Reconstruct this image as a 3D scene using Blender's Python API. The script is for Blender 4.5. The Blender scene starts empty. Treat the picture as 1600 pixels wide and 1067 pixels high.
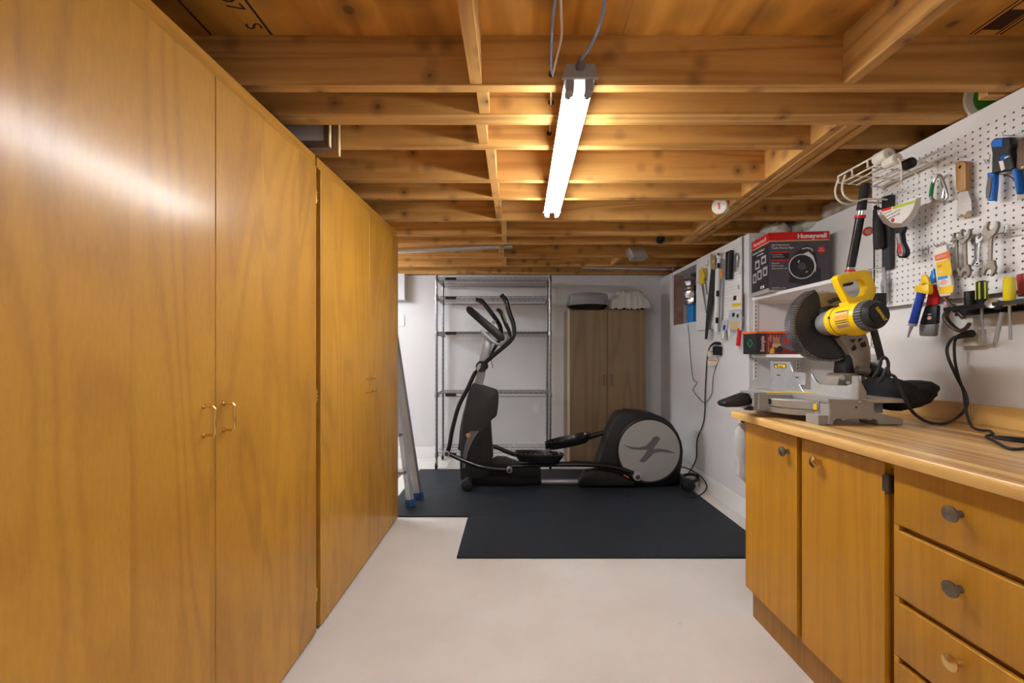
import bpy, bmesh, math, random
from mathutils import Vector, Matrix
random.seed(7)
# ------------------------------------------------------------------ camera, world, exposure
sc = bpy.context.scene
col = sc.collection
FPX, CX, CY, EYE = 660.0, 802.0, 554.0, 1.156
cam = bpy.data.cameras.new('camera'); cam_o = bpy.data.objects.new('camera', cam); col.objects.link(cam_o)
cam_o.location = (0, 0, EYE); cam_o.rotation_euler = (math.pi / 2, 0, 0)
cam.sensor_width = 36.0; cam.lens = FPX / 1600 * 36; cam.clip_start = 0.02
cam.shift_x = -2 / 1600; cam.shift_y = 20.5 / 1600
sc.camera = cam_o
w = bpy.data.worlds.new('world'); sc.world = w; w.use_nodes = True
w.node_tree.nodes['Background'].inputs[0].default_value = (0.8, 0.88, 1.0, 1)
w.node_tree.nodes['Background'].inputs[1].default_value = 0.25
vs = sc.view_settings
vs.view_transform = 'Standard'; vs.look = 'None'; vs.gamma = 1.0; vs.use_curve_mapping = False
vs.exposure = 1.62
TUBE_EMIT, FILL_REAR, FILL_COOL = 26.0, 28.0, 62.0  # rear and cool strengths drive the added unseen fixtures
TUBE_COL = (0.97, 0.985, 1.0)

# ------------------------------------------------------------------ helpers
def at(px, py, d): return Vector(((px - CX) * d / FPX, d, EYE - (py - CY) * d / FPX))
def onx(px, py, X): return at(px, py, X * FPX / (px - CX))
def onz(px, py, H): return at(px, py, (EYE - H) * FPX / (py - CY))

def smooth_path(pts, k=6):
    pts = [Vector(p) for p in pts]
    if len(pts) < 3 or k < 2: return pts
    out = []
    n = len(pts)
    for i in range(n - 1):
        p0 = pts[max(i - 1, 0)]; p1 = pts[i]; p2 = pts[i + 1]; p3 = pts[min(i + 2, n - 1)]
        for j in range(k):
            t = j / k
            out.append(0.5 * ((2 * p1) + (p2 - p0) * t + (2 * p0 - 5 * p1 + 4 * p2 - p3) * t * t + (3 * p1 - p0 - 3 * p2 + p3) * t ** 3))
    out.append(pts[-1])
    return out

class MB:
    def __init__(s): s.bm = bmesh.new()
    def _bev(s, verts, bev, seg=1):
        es = list({e for v in verts for e in v.link_edges})
        es = [e for e in es if len(e.link_faces) == 2 and e.calc_face_angle(0) > 0.5]
        if es: bmesh.ops.bevel(s.bm, geom=es, offset=bev, segments=seg, affect='EDGES', profile=0.5, clamp_overlap=True)
    def box(s, x0, x1, y0, y1, z0, z1, bev=0, seg=1, mat=0, R=None):
        x0, x1 = sorted((x0, x1)); y0, y1 = sorted((y0, y1)); z0, z1 = sorted((z0, z1))
        vs_ = [s.bm.verts.new(p) for p in ((x0, y0, z0), (x1, y0, z0), (x1, y1, z0), (x0, y1, z0), (x0, y0, z1), (x1, y0, z1), (x1, y1, z1), (x0, y1, z1))]
        if R is not None:
            for v in vs_: v.co = R @ v.co
        for f in ((3, 2, 1, 0), (4, 5, 6, 7), (0, 1, 5, 4), (1, 2, 6, 5), (2, 3, 7, 6), (3, 0, 4, 7)):
            s.bm.faces.new([vs_[i] for i in f]).material_index = mat
        if bev: s._bev(vs_, bev, seg)
        return s
    def prism(s, poly, axis, a, b, bev=0, seg=1, mat=0):
        def P(u, v, t): return {'x': (t, u, v), 'y': (u, t, v), 'z': (u, v, t)}[axis]
        A = [s.bm.verts.new(P(p[0], p[1], a)) for p in poly]; B = [s.bm.verts.new(P(p[0], p[1], b)) for p in poly]
        n = len(poly); fs = [s.bm.faces.new(A), s.bm.faces.new(B[::-1])]
        for i in range(n): fs.append(s.bm.faces.new((A[i], B[i], B[(i + 1) % n], A[(i + 1) % n])))
        for f in fs: f.material_index = mat
        bmesh.ops.recalc_face_normals(s.bm, faces=fs)
        if bev: s._bev(A + B, bev, seg)
        return s
    def ring(s, outer, inner, axis, a, b, bev=0, seg=1):
        # outline with one hole; both loops same length
        def P(u, v, t): return {'x': (t, u, v), 'y': (u, t, v), 'z': (u, v, t)}[axis]
        n = len(outer); L = []
        for poly, t in ((outer, a), (inner, a), (inner, b), (outer, b)): L.append([s.bm.verts.new(P(p[0], p[1], t)) for p in poly])
        fs = []
        for k in range(4):
            X, Y = L[k], L[(k + 1) % 4]
            for i in range(n): fs.append(s.bm.faces.new((X[i], X[(i + 1) % n], Y[(i + 1) % n], Y[i])))
        bmesh.ops.recalc_face_normals(s.bm, faces=fs)
        if bev: s._bev([v for l in L for v in l], bev, seg)
        return s
    def tube(s, pts, r, n=8, k=1, caps=True, mat=0, flat=1.0):
        pts = smooth_path(pts, k); m = len(pts)
        if not isinstance(r, (list, tuple)): rs = [r] * m
        else: rs = [r[min(int(i / max(m - 1, 1) * (len(r) - 1)), len(r) - 2)] * (1 - (i / max(m - 1, 1) * (len(r) - 1)) % 1 if i < m - 1 else 0) + r[min(int(i / max(m - 1, 1) * (len(r) - 1)) + 1, len(r) - 1)] * ((i / max(m - 1, 1) * (len(r) - 1)) % 1 if i < m - 1 else 1) for i in range(m)]
        t = (pts[1] - pts[0]).normalized()
        up = Vector((0, 0, 1)) if abs(t.z) < 0.9 else Vector((1, 0, 0))
        nx = t.cross(up).normalized(); rings = []
        for i, p in enumerate(pts):
            t = (pts[min(i + 1, m - 1)] - pts[max(i - 1, 0)]).normalized()
            nx = (nx - t * nx.dot(t))
            nx = nx.normalized() if nx.length > 1e-6 else t.orthogonal().normalized()
            ny = t.cross(nx)
            rings.append([s.bm.verts.new(p + (nx * math.cos(q) + ny * math.sin(q) * flat) * rs[i]) for q in [2 * math.pi * j / n for j in range(n)]])
        for a, b in zip(rings, rings[1:]):
            for j in range(n): s.bm.faces.new((a[j], a[(j + 1) % n], b[(j + 1) % n], b[j])).material_index = mat
        if caps:
            s.bm.faces.new(rings[0][::-1]).material_index = mat; s.bm.faces.new(rings[-1]).material_index = mat
        return s
    def cyl(s, p0, p1, r0, r1=None, n=20, bev=0, mat=0):
        r1 = r0 if r1 is None else r1
        k0 = len(s.bm.verts)
        s.tube([p0, p1], [r0, r1], n=n, mat=mat)
        if bev:
            s.bm.verts.ensure_lookup_table(); s._bev(list(s.bm.verts)[k0:], bev, 2)
        return s
    def lathe(s, prof, origin, axis, n=24, mat=0):
        # prof: (distance along axis, radius)
        o = Vector(origin); ax = Vector(axis).normalized(); u = ax.orthogonal().normalized(); v = ax.cross(u); rings = []
        for d, r in prof: rings.append([s.bm.verts.new(o + ax * d + (u * math.cos(q) + v * math.sin(q)) * max(r, 1e-4)) for q in [2 * math.pi * j / n for j in range(n)]])
        fs = []
        for a, b in zip(rings, rings[1:]):
            for j in range(n): fs.append(s.bm.faces.new((a[j], a[(j + 1) % n], b[(j + 1) % n], b[j])))
        fs.append(s.bm.faces.new(rings[0][::-1])); fs.append(s.bm.faces.new(rings[-1]))
        for f in fs: f.material_index = mat
        return s
    def ball(s, c, r, n=16, noise=0, mat=0):
        k0 = len(s.bm.verts)
        g = bmesh.ops.create_uvsphere(s.bm, u_segments=n, v_segments=max(6, n // 2), radius=1)['verts']
        r = (r, r, r) if not isinstance(r, (tuple, list)) else r
        for v in g:
            k = 1 + (random.uniform(-noise, noise) if noise else 0)
            v.co = Vector((v.co.x * r[0] * k, v.co.y * r[1] * k, v.co.z * r[2] * k)) + Vector(c)
            for f in v.link_faces: f.material_index = mat
        return s

ORG = {}
def mesh_of(name, mb, mats, shift=Vector((0, 0, 0)), sharp=0.6):
    bm = mb.bm; bm.normal_update()
    me = bpy.data.meshes.new(name)
    for v in bm.verts: v.co -= shift
    bm.to_mesh(me); bm.free()
    for m in (mats if isinstance(mats, (list, tuple)) else [mats]): me.materials.append(MAT[m])
    me.polygons.foreach_set('use_smooth', [True] * len(me.polygons))
    me.set_sharp_from_angle(angle=sharp)
    return me
def thing(name, label, cat, loc, group=None, rotz=0.0):
    o = bpy.data.objects.new(name, None); col.objects.link(o); o.empty_display_size = 0.05
    o.location = loc; o['label'] = label; o['category'] = cat
    if group: o['group'] = group
    ORG[o.name] = Vector(loc)
    return o
def part(name, mb, mats, parent, label=None, kind=None, sharp=0.6):
    me = mesh_of(name, mb, mats, ORG[parent.name], sharp)
    o = bpy.data.objects.new(name, me); col.objects.link(o); o.parent = parent
    ORG[o.name] = ORG[parent.name]
    if label: o['label'] = label
    if kind: o['kind'] = kind
    return o
def single(name, mb, mats, label, cat, group=None, kind=None, sharp=0.6):
    vs_ = [v.co for v in mb.bm.verts]
    lo = Vector([min(v[i] for v in vs_) for i in range(3)]); hi = Vector([max(v[i] for v in vs_) for i in range(3)])
    loc = Vector(((lo.x + hi.x) / 2, (lo.y + hi.y) / 2, lo.z))
    o = bpy.data.objects.new(name, mesh_of(name, mb, mats, loc, sharp)); col.objects.link(o); o.location = loc
    o['label'] = label; o['category'] = cat; ORG[o.name] = loc
    if group: o['group'] = group
    if kind: o['kind'] = kind
    return o
def struct(name, mb, mats, label=None):
    o = bpy.data.objects.new(name, mesh_of(name, mb, mats)); col.objects.link(o); o['kind'] = 'structure'; ORG[o.name] = Vector((0, 0, 0))
    if label: o['label'] = label
    return o
def copy_tree(o, parent=None, label=None):
    c = o.copy(); col.objects.link(c); c.parent = parent
    ORG[c.name] = ORG.get(o.name, Vector((0, 0, 0)))
    if label: c['label'] = label
    for ch in list(o.children):
        if ch is not c: copy_tree(ch, c)
    return c
def text(body, size, org, right, up, mat, parent, name='printed_lettering', ext=0.0003, align='LEFT', sx=1.0, bold=0.0):
    cu = bpy.data.curves.new('t', 'FONT'); cu.body = body; cu.size = size; cu.extrude = ext; cu.align_x = align; cu.resolution_u = 3; cu.offset = bold
    t = bpy.data.objects.new('t', cu); me = bpy.data.meshes.new_from_object(t)
    bpy.data.objects.remove(t); bpy.data.curves.remove(cu)
    r = Vector(right).normalized(); u = Vector(up).normalized(); n = r.cross(u)
    M = Matrix(((r.x * sx, u.x, n.x, 0), (r.y * sx, u.y, n.y, 0), (r.z * sx, u.z, n.z, 0), (0, 0, 0, 1)))
    M.translation = Vector(org) - ORG[parent.name]
    me.transform(M); me.name = name; me.materials.clear(); me.materials.append(MAT[mat])
    o = bpy.data.objects.new(name, me); col.objects.link(o); o.parent = parent; ORG[o.name] = ORG[parent.name]
    return o

# ------------------------------------------------------------------ materials
MAT = {}
def new_mat(name):
    m = bpy.data.materials.new(name); m.use_nodes = True; MAT[name] = m
    return m, m.node_tree, m.node_tree.nodes['Principled BSDF']
def setp(b, **k):
    for n_, v in k.items(): b.inputs[n_.replace('_', ' ')].default_value = v
def N(nt, t, **k):
    n = nt.nodes.new(t)
    for a, v in k.items(): setattr(n, a, v)
    return n
def plain(name, c, rough=0.5, metal=0.0, spec=0.5, bump=0.0, bscale=200, var=0.0, vscale=8, coat=0.0, trans=0.0, alpha=1.0, emit=0, ior=1.45):
    m, nt, b = new_mat(name)
    setp(b, Base_Color=(*c, 1), Roughness=rough, Metallic=metal, IOR=ior)
    b.inputs['Specular IOR Level'].default_value = spec; b.inputs['Coat Weight'].default_value = coat; b.inputs['Transmission Weight'].default_value = trans
    b.inputs['Alpha'].default_value = alpha
    if emit:
        b.inputs['Emission Color'].default_value = (*c, 1); b.inputs['Emission Strength'].default_value = emit
    tc = N(nt, 'ShaderNodeTexCoord')
    if var:
        no = N(nt, 'ShaderNodeTexNoise'); no.inputs['Scale'].default_value = vscale; no.inputs['Detail'].default_value = 5
        nt.links.new(tc.outputs['Object'], no.inputs['Vector'])
        mx = N(nt, 'ShaderNodeMix', data_type='RGBA')
        mx.inputs[6].default_value = (*[x * (1 - var) for x in c], 1); mx.inputs[7].default_value = (*[min(1, x * (1 + var)) for x in c], 1)
        nt.links.new(no.outputs['Fac'], mx.inputs[0]); nt.links.new(mx.outputs[2], b.inputs['Base Color'])
    if bump:
        nb = N(nt, 'ShaderNodeTexNoise'); nb.inputs['Scale'].default_value = bscale; nb.inputs['Detail'].default_value = 3
        nt.links.new(tc.outputs['Object'], nb.inputs['Vector'])
        bp = N(nt, 'ShaderNodeBump'); bp.inputs['Strength'].default_value = bump; bp.inputs['Distance'].default_value = 0.002
        nt.links.new(nb.outputs['Fac'], bp.inputs['Height']); nt.links.new(bp.outputs['Normal'], b.inputs['Normal'])
    return m
def ramp(nt, pts):
    r = N(nt, 'ShaderNodeValToRGB'); e = r.color_ramp.elements
    while len(e) < len(pts): e.new(0.5)
    for el, (p, c) in zip(e, pts): el.position = p; el.color = (*c, 1)
    return r
def math_n(nt, op, a, b=None, c=None):
    n = N(nt, 'ShaderNodeMath', operation=op)
    for i, v in enumerate((a, b, c)):
        if v is None: continue
        if isinstance(v, (int, float)): n.inputs[i].default_value = v
        else: nt.links.new(v, n.inputs[i])
    return n.outputs[0]
def wood(name, dark, light, axis='z', along=1.0, across=16.0, rough=0.4, coat=0.0, coat_rough=0.1, lines=0.35, line_f=9.0, blotch=0.25, knots=0.0, kscale=9.0, kcol=(0.1, 0.04, 0.015), leaf=0.0, leaf_axis='y', bump=0.1, fine=0.5, nf=6.0, tw=0.22):
    m, nt, b = new_mat(name); L = nt.links.new
    tc = N(nt, 'ShaderNodeTexCoord'); vec = tc.outputs['Object']; tint = None
    if leaf:
        sp = N(nt, 'ShaderNodeSeparateXYZ'); L(vec, sp.inputs[0])
        fl = math_n(nt, 'FLOOR', math_n(nt, 'DIVIDE', sp.outputs['XYZ'.index(leaf_axis.upper())], leaf))
        wn = N(nt, 'ShaderNodeTexWhiteNoise', noise_dimensions='1D'); L(fl, wn.inputs['W'])
        sc_ = N(nt, 'ShaderNodeVectorMath', operation='SCALE'); L(wn.outputs['Color'], sc_.inputs[0]); sc_.inputs['Scale'].default_value = 7.0
        ad = N(nt, 'ShaderNodeVectorMath', operation='ADD'); L(vec, ad.inputs[0]); L(sc_.outputs[0], ad.inputs[1]); vec = ad.outputs[0]; tint = wn.outputs['Value']
    mp = N(nt, 'ShaderNodeMapping'); L(vec, mp.inputs['Vector'])
    s = [across] * 3; s['xyz'.index(axis)] = along; mp.inputs['Scale'].default_value = s
    n1 = N(nt, 'ShaderNodeTexNoise'); n1.inputs['Scale'].default_value = 0.35; n1.inputs['Detail'].default_value = 2; n1.inputs['Distortion'].default_value = 0.4
    L(mp.outputs[0], n1.inputs['Vector'])
    rings = math_n(nt, 'SINE', math_n(nt, 'MULTIPLY', n1.outputs['Fac'], line_f * 6.283))
    rings = math_n(nt, 'MULTIPLY_ADD', rings, 0.5, 0.5)
    n2 = N(nt, 'ShaderNodeTexNoise'); n2.inputs['Scale'].default_value = nf; n2.inputs['Detail'].default_value = 6; n2.inputs['Roughness'].default_value = 0.65
    L(mp.outputs[0], n2.inputs['Vector'])
    n3 = N(nt, 'ShaderNodeTexNoise'); n3.inputs['Scale'].default_value = 2.2; n3.inputs['Detail'].default_value = 3
    L(vec, n3.inputs['Vector'])
    f = math_n(nt, 'ADD', math_n(nt, 'MULTIPLY', math_n(nt, 'POWER', rings, 2.0), lines), math_n(nt, 'MULTIPLY', n2.outputs['Fac'], fine))
    f = math_n(nt, 'ADD', f, math_n(nt, 'MULTIPLY', math_n(nt, 'SUBTRACT', n3.outputs['Fac'], 0.5), blotch * 2))
    if tint is not None: f = math_n(nt, 'ADD', f, math_n(nt, 'MULTIPLY', math_n(nt, 'SUBTRACT', tint, 0.5), tw))
    f = math_n(nt, 'DIVIDE', f, lines + fine)
    r = ramp(nt, [(0.05, light), (0.95, dark)]); L(f, r.inputs['Fac']); colr = r.outputs['Color']
    if knots:
        vo = N(nt, 'ShaderNodeTexVoronoi'); vo.inputs['Scale'].default_value = kscale
        L(vec, vo.inputs['Vector'])
        kn = N(nt, 'ShaderNodeMapRange'); L(vo.outputs['Distance'], kn.inputs['Value'])
        kn.inputs['From Min'].default_value = knots * 0.55; kn.inputs['From Max'].default_value = knots; kn.inputs['To Min'].default_value = 1; kn.inputs['To Max'].default_value = 0
        k2 = N(nt, 'ShaderNodeMapRange'); L(vo.outputs['Distance'], k2.inputs['Value'])
        k2.inputs['From Min'].default_value = knots; k2.inputs['From Max'].default_value = knots * 2.6; k2.inputs['To Min'].default_value = 0.45; k2.inputs['To Max'].default_value = 0
        kk = math_n(nt, 'MAXIMUM', math_n(nt, 'MULTIPLY', kn.outputs[0], 0.85), k2.outputs[0])
        mx = N(nt, 'ShaderNodeMix', data_type='RGBA'); L(kk, mx.inputs[0]); L(colr, mx.inputs[6]); mx.inputs[7].default_value = (*kcol, 1); colr = mx.outputs[2]
    L(colr, b.inputs['Base Color'])
    setp(b, Roughness=rough); b.inputs['Coat Weight'].default_value = coat; b.inputs['Coat Roughness'].default_value = coat_rough
    if bump:
        bp = N(nt, 'ShaderNodeBump'); bp.inputs['Strength'].default_value = bump; bp.inputs['Distance'].default_value = 0.001
        L(n2.outputs['Fac'], bp.inputs['Height']); L(bp.outputs['Normal'], b.inputs['Normal'])
    return m
LUM_D, LUM_L = (0.37, 0.165, 0.032), (0.68, 0.37, 0.10)
for ax in 'xyz':
    wood('lumber_' + ax, LUM_D, LUM_L, ax, along=1.0, across=22, rough=0.7, knots=0.13, kscale=8.5, lines=0.45, line_f=7, blotch=0.22, bump=0.25)
wood('plywood', (0.44, 0.17, 0.018), (0.76, 0.36, 0.055), 'y', along=1.2, across=9, rough=0.65, knots=0.2, kscale=6.0, lines=0.45, line_f=7, blotch=0.3)
wood('veneer', (0.33, 0.135, 0.004), (0.53, 0.25, 0.013), 'z', along=1.5, across=7.5, rough=0.6, coat=0.5, coat_rough=0.22, lines=0.20, line_f=11, blotch=0.32, leaf=0.235, leaf_axis='y', bump=0.08, fine=0.5, nf=16)
wood('veneer_dark', (0.36, 0.15, 0.012), (0.54, 0.26, 0.03), 'y', along=0.9, across=14, rough=0.4, coat=0.3, coat_rough=0.2, lines=0.25, blotch=0.2)
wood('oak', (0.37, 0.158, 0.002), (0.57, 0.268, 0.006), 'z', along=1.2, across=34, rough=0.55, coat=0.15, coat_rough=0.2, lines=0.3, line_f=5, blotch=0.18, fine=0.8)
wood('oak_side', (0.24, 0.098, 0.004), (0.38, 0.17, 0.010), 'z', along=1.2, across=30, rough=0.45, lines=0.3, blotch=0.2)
wood('oak_rail', (0.37, 0.158, 0.002), (0.57, 0.268, 0.006), 'y', along=1.2, across=34, rough=0.45, lines=0.3, line_f=5, blotch=0.18, fine=0.8)
wood('butcher', (0.36, 0.165, 0.045), (0.82, 0.54, 0.21), 'y', along=0.9, across=16, rough=0.3, coat=0.3, coat_rough=0.15, lines=0.4, line_f=4, blotch=0.12, leaf=0.031, leaf_axis='x', bump=0, fine=0.4, tw=0.55)
wood('butcher_edge', (0.60, 0.32, 0.08), (0.84, 0.54, 0.18), 'y', along=0.9, across=40, rough=0.35, coat=0.2, lines=0.3, line_f=3, blotch=0.1, bump=0)
wood('laminate_tan', (0.15, 0.098, 0.047), (0.235, 0.158, 0.08), 'z', along=1.0, across=14, rough=0.45, lines=0.4, line_f=6, blotch=0.15, bump=0)
wood('handle_wood', (0.32, 0.15, 0.045), (0.52, 0.28, 0.09), 'z', along=2, across=60, rough=0.45, lines=0.3, blotch=0.2)
wood('handle_dark', (0.06, 0.03, 0.018), (0.15, 0.08, 0.05), 'z', along=2, across=60, rough=0.5, lines=0.3)
plain('wall_paint', (0.72, 0.72, 0.735), 0.75, bump=0.06, bscale=300, var=0.025, vscale=3)
plain('wall_paint_near', (0.78, 0.765, 0.75), 0.7, bump=0.06, bscale=300, var=0.02, vscale=3)
plain('white_paint', (0.82, 0.82, 0.82), 0.5)
plain('foam', (0.012, 0.0165, 0.024), 0.6, bump=0.6, bscale=420, var=0.5, vscale=3.5)
plain('pegboard', (0.82, 0.81, 0.80), 0.45)
plain('hollow_shade', (0.03, 0.03, 0.03), 0.9)  # near-black standing for shade inside holes, gaps and the wall opening
plain('white_laminate', (0.80, 0.79, 0.77), 0.4)
plain('chrome', (0.55, 0.56, 0.57), 0.25, 1.0)
plain('shelf_chrome', (0.30, 0.30, 0.31), 0.35, 1.0)
plain('brass', (0.75, 0.52, 0.2), 0.25, 1.0)
plain('steel', (0.5, 0.5, 0.5), 0.35, 1.0)
plain('old_steel', (0.22, 0.19, 0.155), 0.45, 0.9, var=0.3, vscale=40)
plain('dark_iron', (0.10, 0.075, 0.06), 0.5, 0.7)
plain('aluminium', (0.45, 0.46, 0.48), 0.4, 0.85)
plain('cast_alu', (0.44, 0.435, 0.43), 0.4, 0.6)
plain('cast_grey', (0.30, 0.285, 0.262), 0.6, 0.1)
plain('arm_grey', (0.33, 0.29, 0.24), 0.55, 0.2, var=0.2, vscale=20)
plain('galv', (0.62, 0.63, 0.64), 0.35, 0.9, var=0.15, vscale=30)
plain('black_plastic', (0.007, 0.007, 0.008), 0.42)
plain('black_gloss', (0.01, 0.01, 0.011), 0.2)
plain('rubber', (0.015, 0.015, 0.016), 0.7)
plain('dark_grey', (0.020, 0.021, 0.023), 0.5)
plain('mid_grey', (0.12, 0.12, 0.13), 0.5)
plain('grey_plastic', (0.30, 0.30, 0.30), 0.5)
plain('silver_plastic', (0.36, 0.36, 0.37), 0.35, 0.4)
plain('disc_grey', (0.33, 0.325, 0.31), 0.45, 0.0)
plain('logo_grey', (0.11, 0.11, 0.115), 0.5)
plain('yellow', (0.85, 0.56, 0.004), 0.35)
plain('yellow_clear', (0.80, 0.66, 0.01), 0.15, coat=0.5)
plain('lime', (0.50, 0.62, 0.03), 0.3)
plain('red', (0.62, 0.012, 0.012), 0.4)
plain('red_clear', (0.42, 0.05, 0.05), 0.2)
plain('red_dark', (0.25, 0.012, 0.015), 0.45, var=0.3, vscale=30)
plain('orange', (0.80, 0.15, 0.01), 0.45)
plain('orange_soft', (0.85, 0.30, 0.04), 0.5)
plain('blue', (0.01, 0.16, 0.62), 0.4)
plain('blue_dark', (0.012, 0.05, 0.36), 0.3)
plain('blue_box', (0.03, 0.26, 0.70), 0.4)
plain('foot_blue', (0.015, 0.06, 0.17), 0.5)
plain('green', (0.01, 0.22, 0.06), 0.35)
plain('green_line', (0.03, 0.42, 0.16), 0.5)
plain('label_green', (0.05, 0.28, 0.02), 0.5)
plain('box_purple', (0.085, 0.070, 0.088), 0.45, var=0.2, vscale=6)
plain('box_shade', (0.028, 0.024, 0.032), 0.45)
plain('box_dark', (0.018, 0.019, 0.02), 0.5)
plain('print_white', (0.80, 0.77, 0.72), 0.55)
plain('print_grey', (0.42, 0.40, 0.42), 0.55)
plain('print_tan', (0.62, 0.42, 0.20), 0.55)
plain('print_pink', (0.72, 0.42, 0.38), 0.55)
plain('carton', (0.42, 0.38, 0.36), 0.7)
plain('cream', (0.85, 0.70, 0.40), 0.5)
plain('beige', (0.56, 0.50, 0.40), 0.5)
plain('off_white', (0.78, 0.75, 0.66), 0.5)
plain('wire_white', (0.78, 0.74, 0.64), 0.4)
plain('insulation', (0.62, 0.57, 0.48), 0.95, bump=1.0, bscale=60, var=0.3, vscale=30)
plain('poly', (0.55, 0.57, 0.60), 0.25, spec=0.6, var=0.25, vscale=14)
plain('foil', (0.7, 0.7, 0.7), 0.22, 1.0, bump=1.0, bscale=40)
plain('stud_red', (0.36, 0.20, 0.17), 0.7, var=0.6, vscale=14)
plain('guard', (0.022, 0.021, 0.021), 0.4, var=0.5, vscale=18)
plain('guard_rim', (0.16, 0.16, 0.165), 0.25, 0.6)
plain('dusty_brown', (0.36, 0.26, 0.12), 0.6, var=0.3, vscale=25)
plain('bag_fabric', (0.006, 0.006, 0.007), 0.85, bump=0.4, bscale=400)
plain('bag_clear', (0.62, 0.66, 0.70), 0.22, trans=0.55, ior=1.1)
plain('bag_white', (0.78, 0.77, 0.76), 0.3, trans=0.25, ior=1.1)
plain('lid_clear', (0.75, 0.76, 0.78), 0.08, trans=0.8, ior=1.15)
plain('cable_blue', (0.20, 0.30, 0.55), 0.4)
plain('cable_white', (0.70, 0.60, 0.46), 0.5)
plain('tube_lamp', TUBE_COL, 0.4, emit=TUBE_EMIT)
plain('fill_tube_rear', TUBE_COL, 0.4, emit=FILL_REAR)
plain('fill_tube_cool', (0.90, 0.96, 1.0), 0.4, emit=FILL_COOL)
plain('pan', (0.80, 0.80, 0.79), 0.4)
plain('lamp_grey', (0.36, 0.34, 0.32), 0.5)
plain('ink', (0.05, 0.018, 0.006), 0.8)
plain('sharpie', (0.02, 0.02, 0.02), 0.8)
plain('warn_yellow', (0.75, 0.5, 0.03), 0.5)
# floor: cream paint on concrete, scuffed and speckled
m, nt, b = new_mat('floor_paint'); L = nt.links.new
tc = N(nt, 'ShaderNodeTexCoord')
n1 = N(nt, 'ShaderNodeTexNoise'); n1.inputs['Scale'].default_value = 2.5; n1.inputs['Detail'].default_value = 8; L(tc.outputs['Object'], n1.inputs['Vector'])
r1 = ramp(nt, [(0.3, (0.70, 0.665, 0.63)), (0.7, (0.79, 0.77, 0.745))]); L(n1.outputs['Fac'], r1.inputs['Fac'])
v1 = N(nt, 'ShaderNodeTexVoronoi'); v1.inputs['Scale'].default_value = 7; L(tc.outputs['Object'], v1.inputs['Vector'])
k1 = math_n(nt, 'LESS_THAN', v1.outputs['Distance'], 0.045)
n4 = N(nt, 'ShaderNodeTexNoise'); n4.inputs['Scale'].default_value = 3; L(tc.outputs['Object'], n4.inputs['Vector'])
k1 = math_n(nt, 'MULTIPLY', k1, math_n(nt, 'GREATER_THAN', n4.outputs['Fac'], 0.55))
mx = N(nt, 'ShaderNodeMix', data_type='RGBA'); L(math_n(nt, 'MULTIPLY', k1, 0.45), mx.inputs[0]); L(r1.outputs[0], mx.inputs[6]); mx.inputs[7].default_value = (0.35, 0.28, 0.2, 1)
L(mx.outputs[2], b.inputs['Base Color']); setp(b, Roughness=0.5)
nb = N(nt, 'ShaderNodeTexNoise'); nb.inputs['Scale'].default_value = 60; nb.inputs['Detail'].default_value = 4; L(tc.outputs['Object'], nb.inputs['Vector'])
bp = N(nt, 'ShaderNodeBump'); bp.inputs['Strength'].default_value = 0.15; bp.inputs['Distance'].default_value = 0.003; L(nb.outputs['Fac'], bp.inputs['Height']); L(bp.outputs['Normal'], b.inputs['Normal'])
# ------------------------------------------------------------------ the room
XF, XN, YB, YS = 1.65, 1.72, 4.72, 2.957          # far wall face, near wall face, back wall, where the wall steps
HJ, HS = 2.045, 2.21                              # underside of joists, underside of subfloor
struct('floor', MB().box(-3.45, 2.15, -2.7, 4.9, -0.1, 0), 'floor_paint')
struct('wall_back', MB().box(-3.45, 2.15, YB, YB + 0.15, 0, HJ - 0.002), 'wall_paint')
struct('wall_left', MB().box(-1.75, -1.62, -2.7, 2.95, 0, HJ - 0.002), 'wall_paint')
struct('wall_left', MB().box(-3.45, -3.3, 1.2, YB + 0.15, 0, HJ - 0.002).box(-3.3, -1.75, 1.2, 1.35, 0, HJ - 0.002), 'wall_paint')
struct('wall_rear', MB().box(-1.75, 2.15, -2.85, -2.7, 0, 2.3), 'wall_paint_near')
OY0, OY1, OZ0, OZ1 = 3.72, 4.39, 1.449, 1.972     # opening for the ducts
mb = MB()
mb.box(XF, 2.15, OY1, YB, 0, 2.006).box(XF, 2.15, YS, OY0, 0, 2.006).box(XF, 2.15, OY0, OY1, 0, OZ0).box(XF, 1.80, OY0, OY1, OZ1, 2.006)
struct('wall_right', mb, 'wall_paint')
YA, XA = 1.99, 2.03                                # shelf alcove between the two partitions
struct('wall_right', MB().box(XN, 2.15, -2.7, YA, 0, 1.985).box(XA, 2.15, YA, YS, 0, HJ - 0.002), 'wall_paint_near')
struct('trim_1', MB().box(1.93, 2.15, OY0, OY1, OZ0, 2.006), 'hollow_shade')  # back of the opening coloured dark for its depth shade
mb = MB()
mb.box(XF - 0.006, 1.76, OY1 - 0.012, OY1 - 0.001, OZ0, OZ1, mat=0).box(XF - 0.008, XF + 0.01, OY1 - 0.02, OY1 + 0.03, OZ0, OZ1 + 0.03, mat=1)
mb.box(XF - 0.004, XF + 0.14, OY0, OY1 - 0.012, OZ0 - 0.0, OZ0 + 0.006, mat=1)
struct('trim_2', mb, ['stud_red', 'white_paint'])
struct('trim_3', MB().box(-3.3, -1.19, 4.62, YB - 0.001, 1.758, HJ - 0.003), 'wall_paint')
struct('trim_4', MB().box(2.13, 2.15, -2.7, YB, 2.006, HS), 'lumber_y')
struct('trim_5', MB().box(-3.45, 2.15, YB + 0.06, YB + 0.15, HJ, HS), 'lumber_x')
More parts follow.
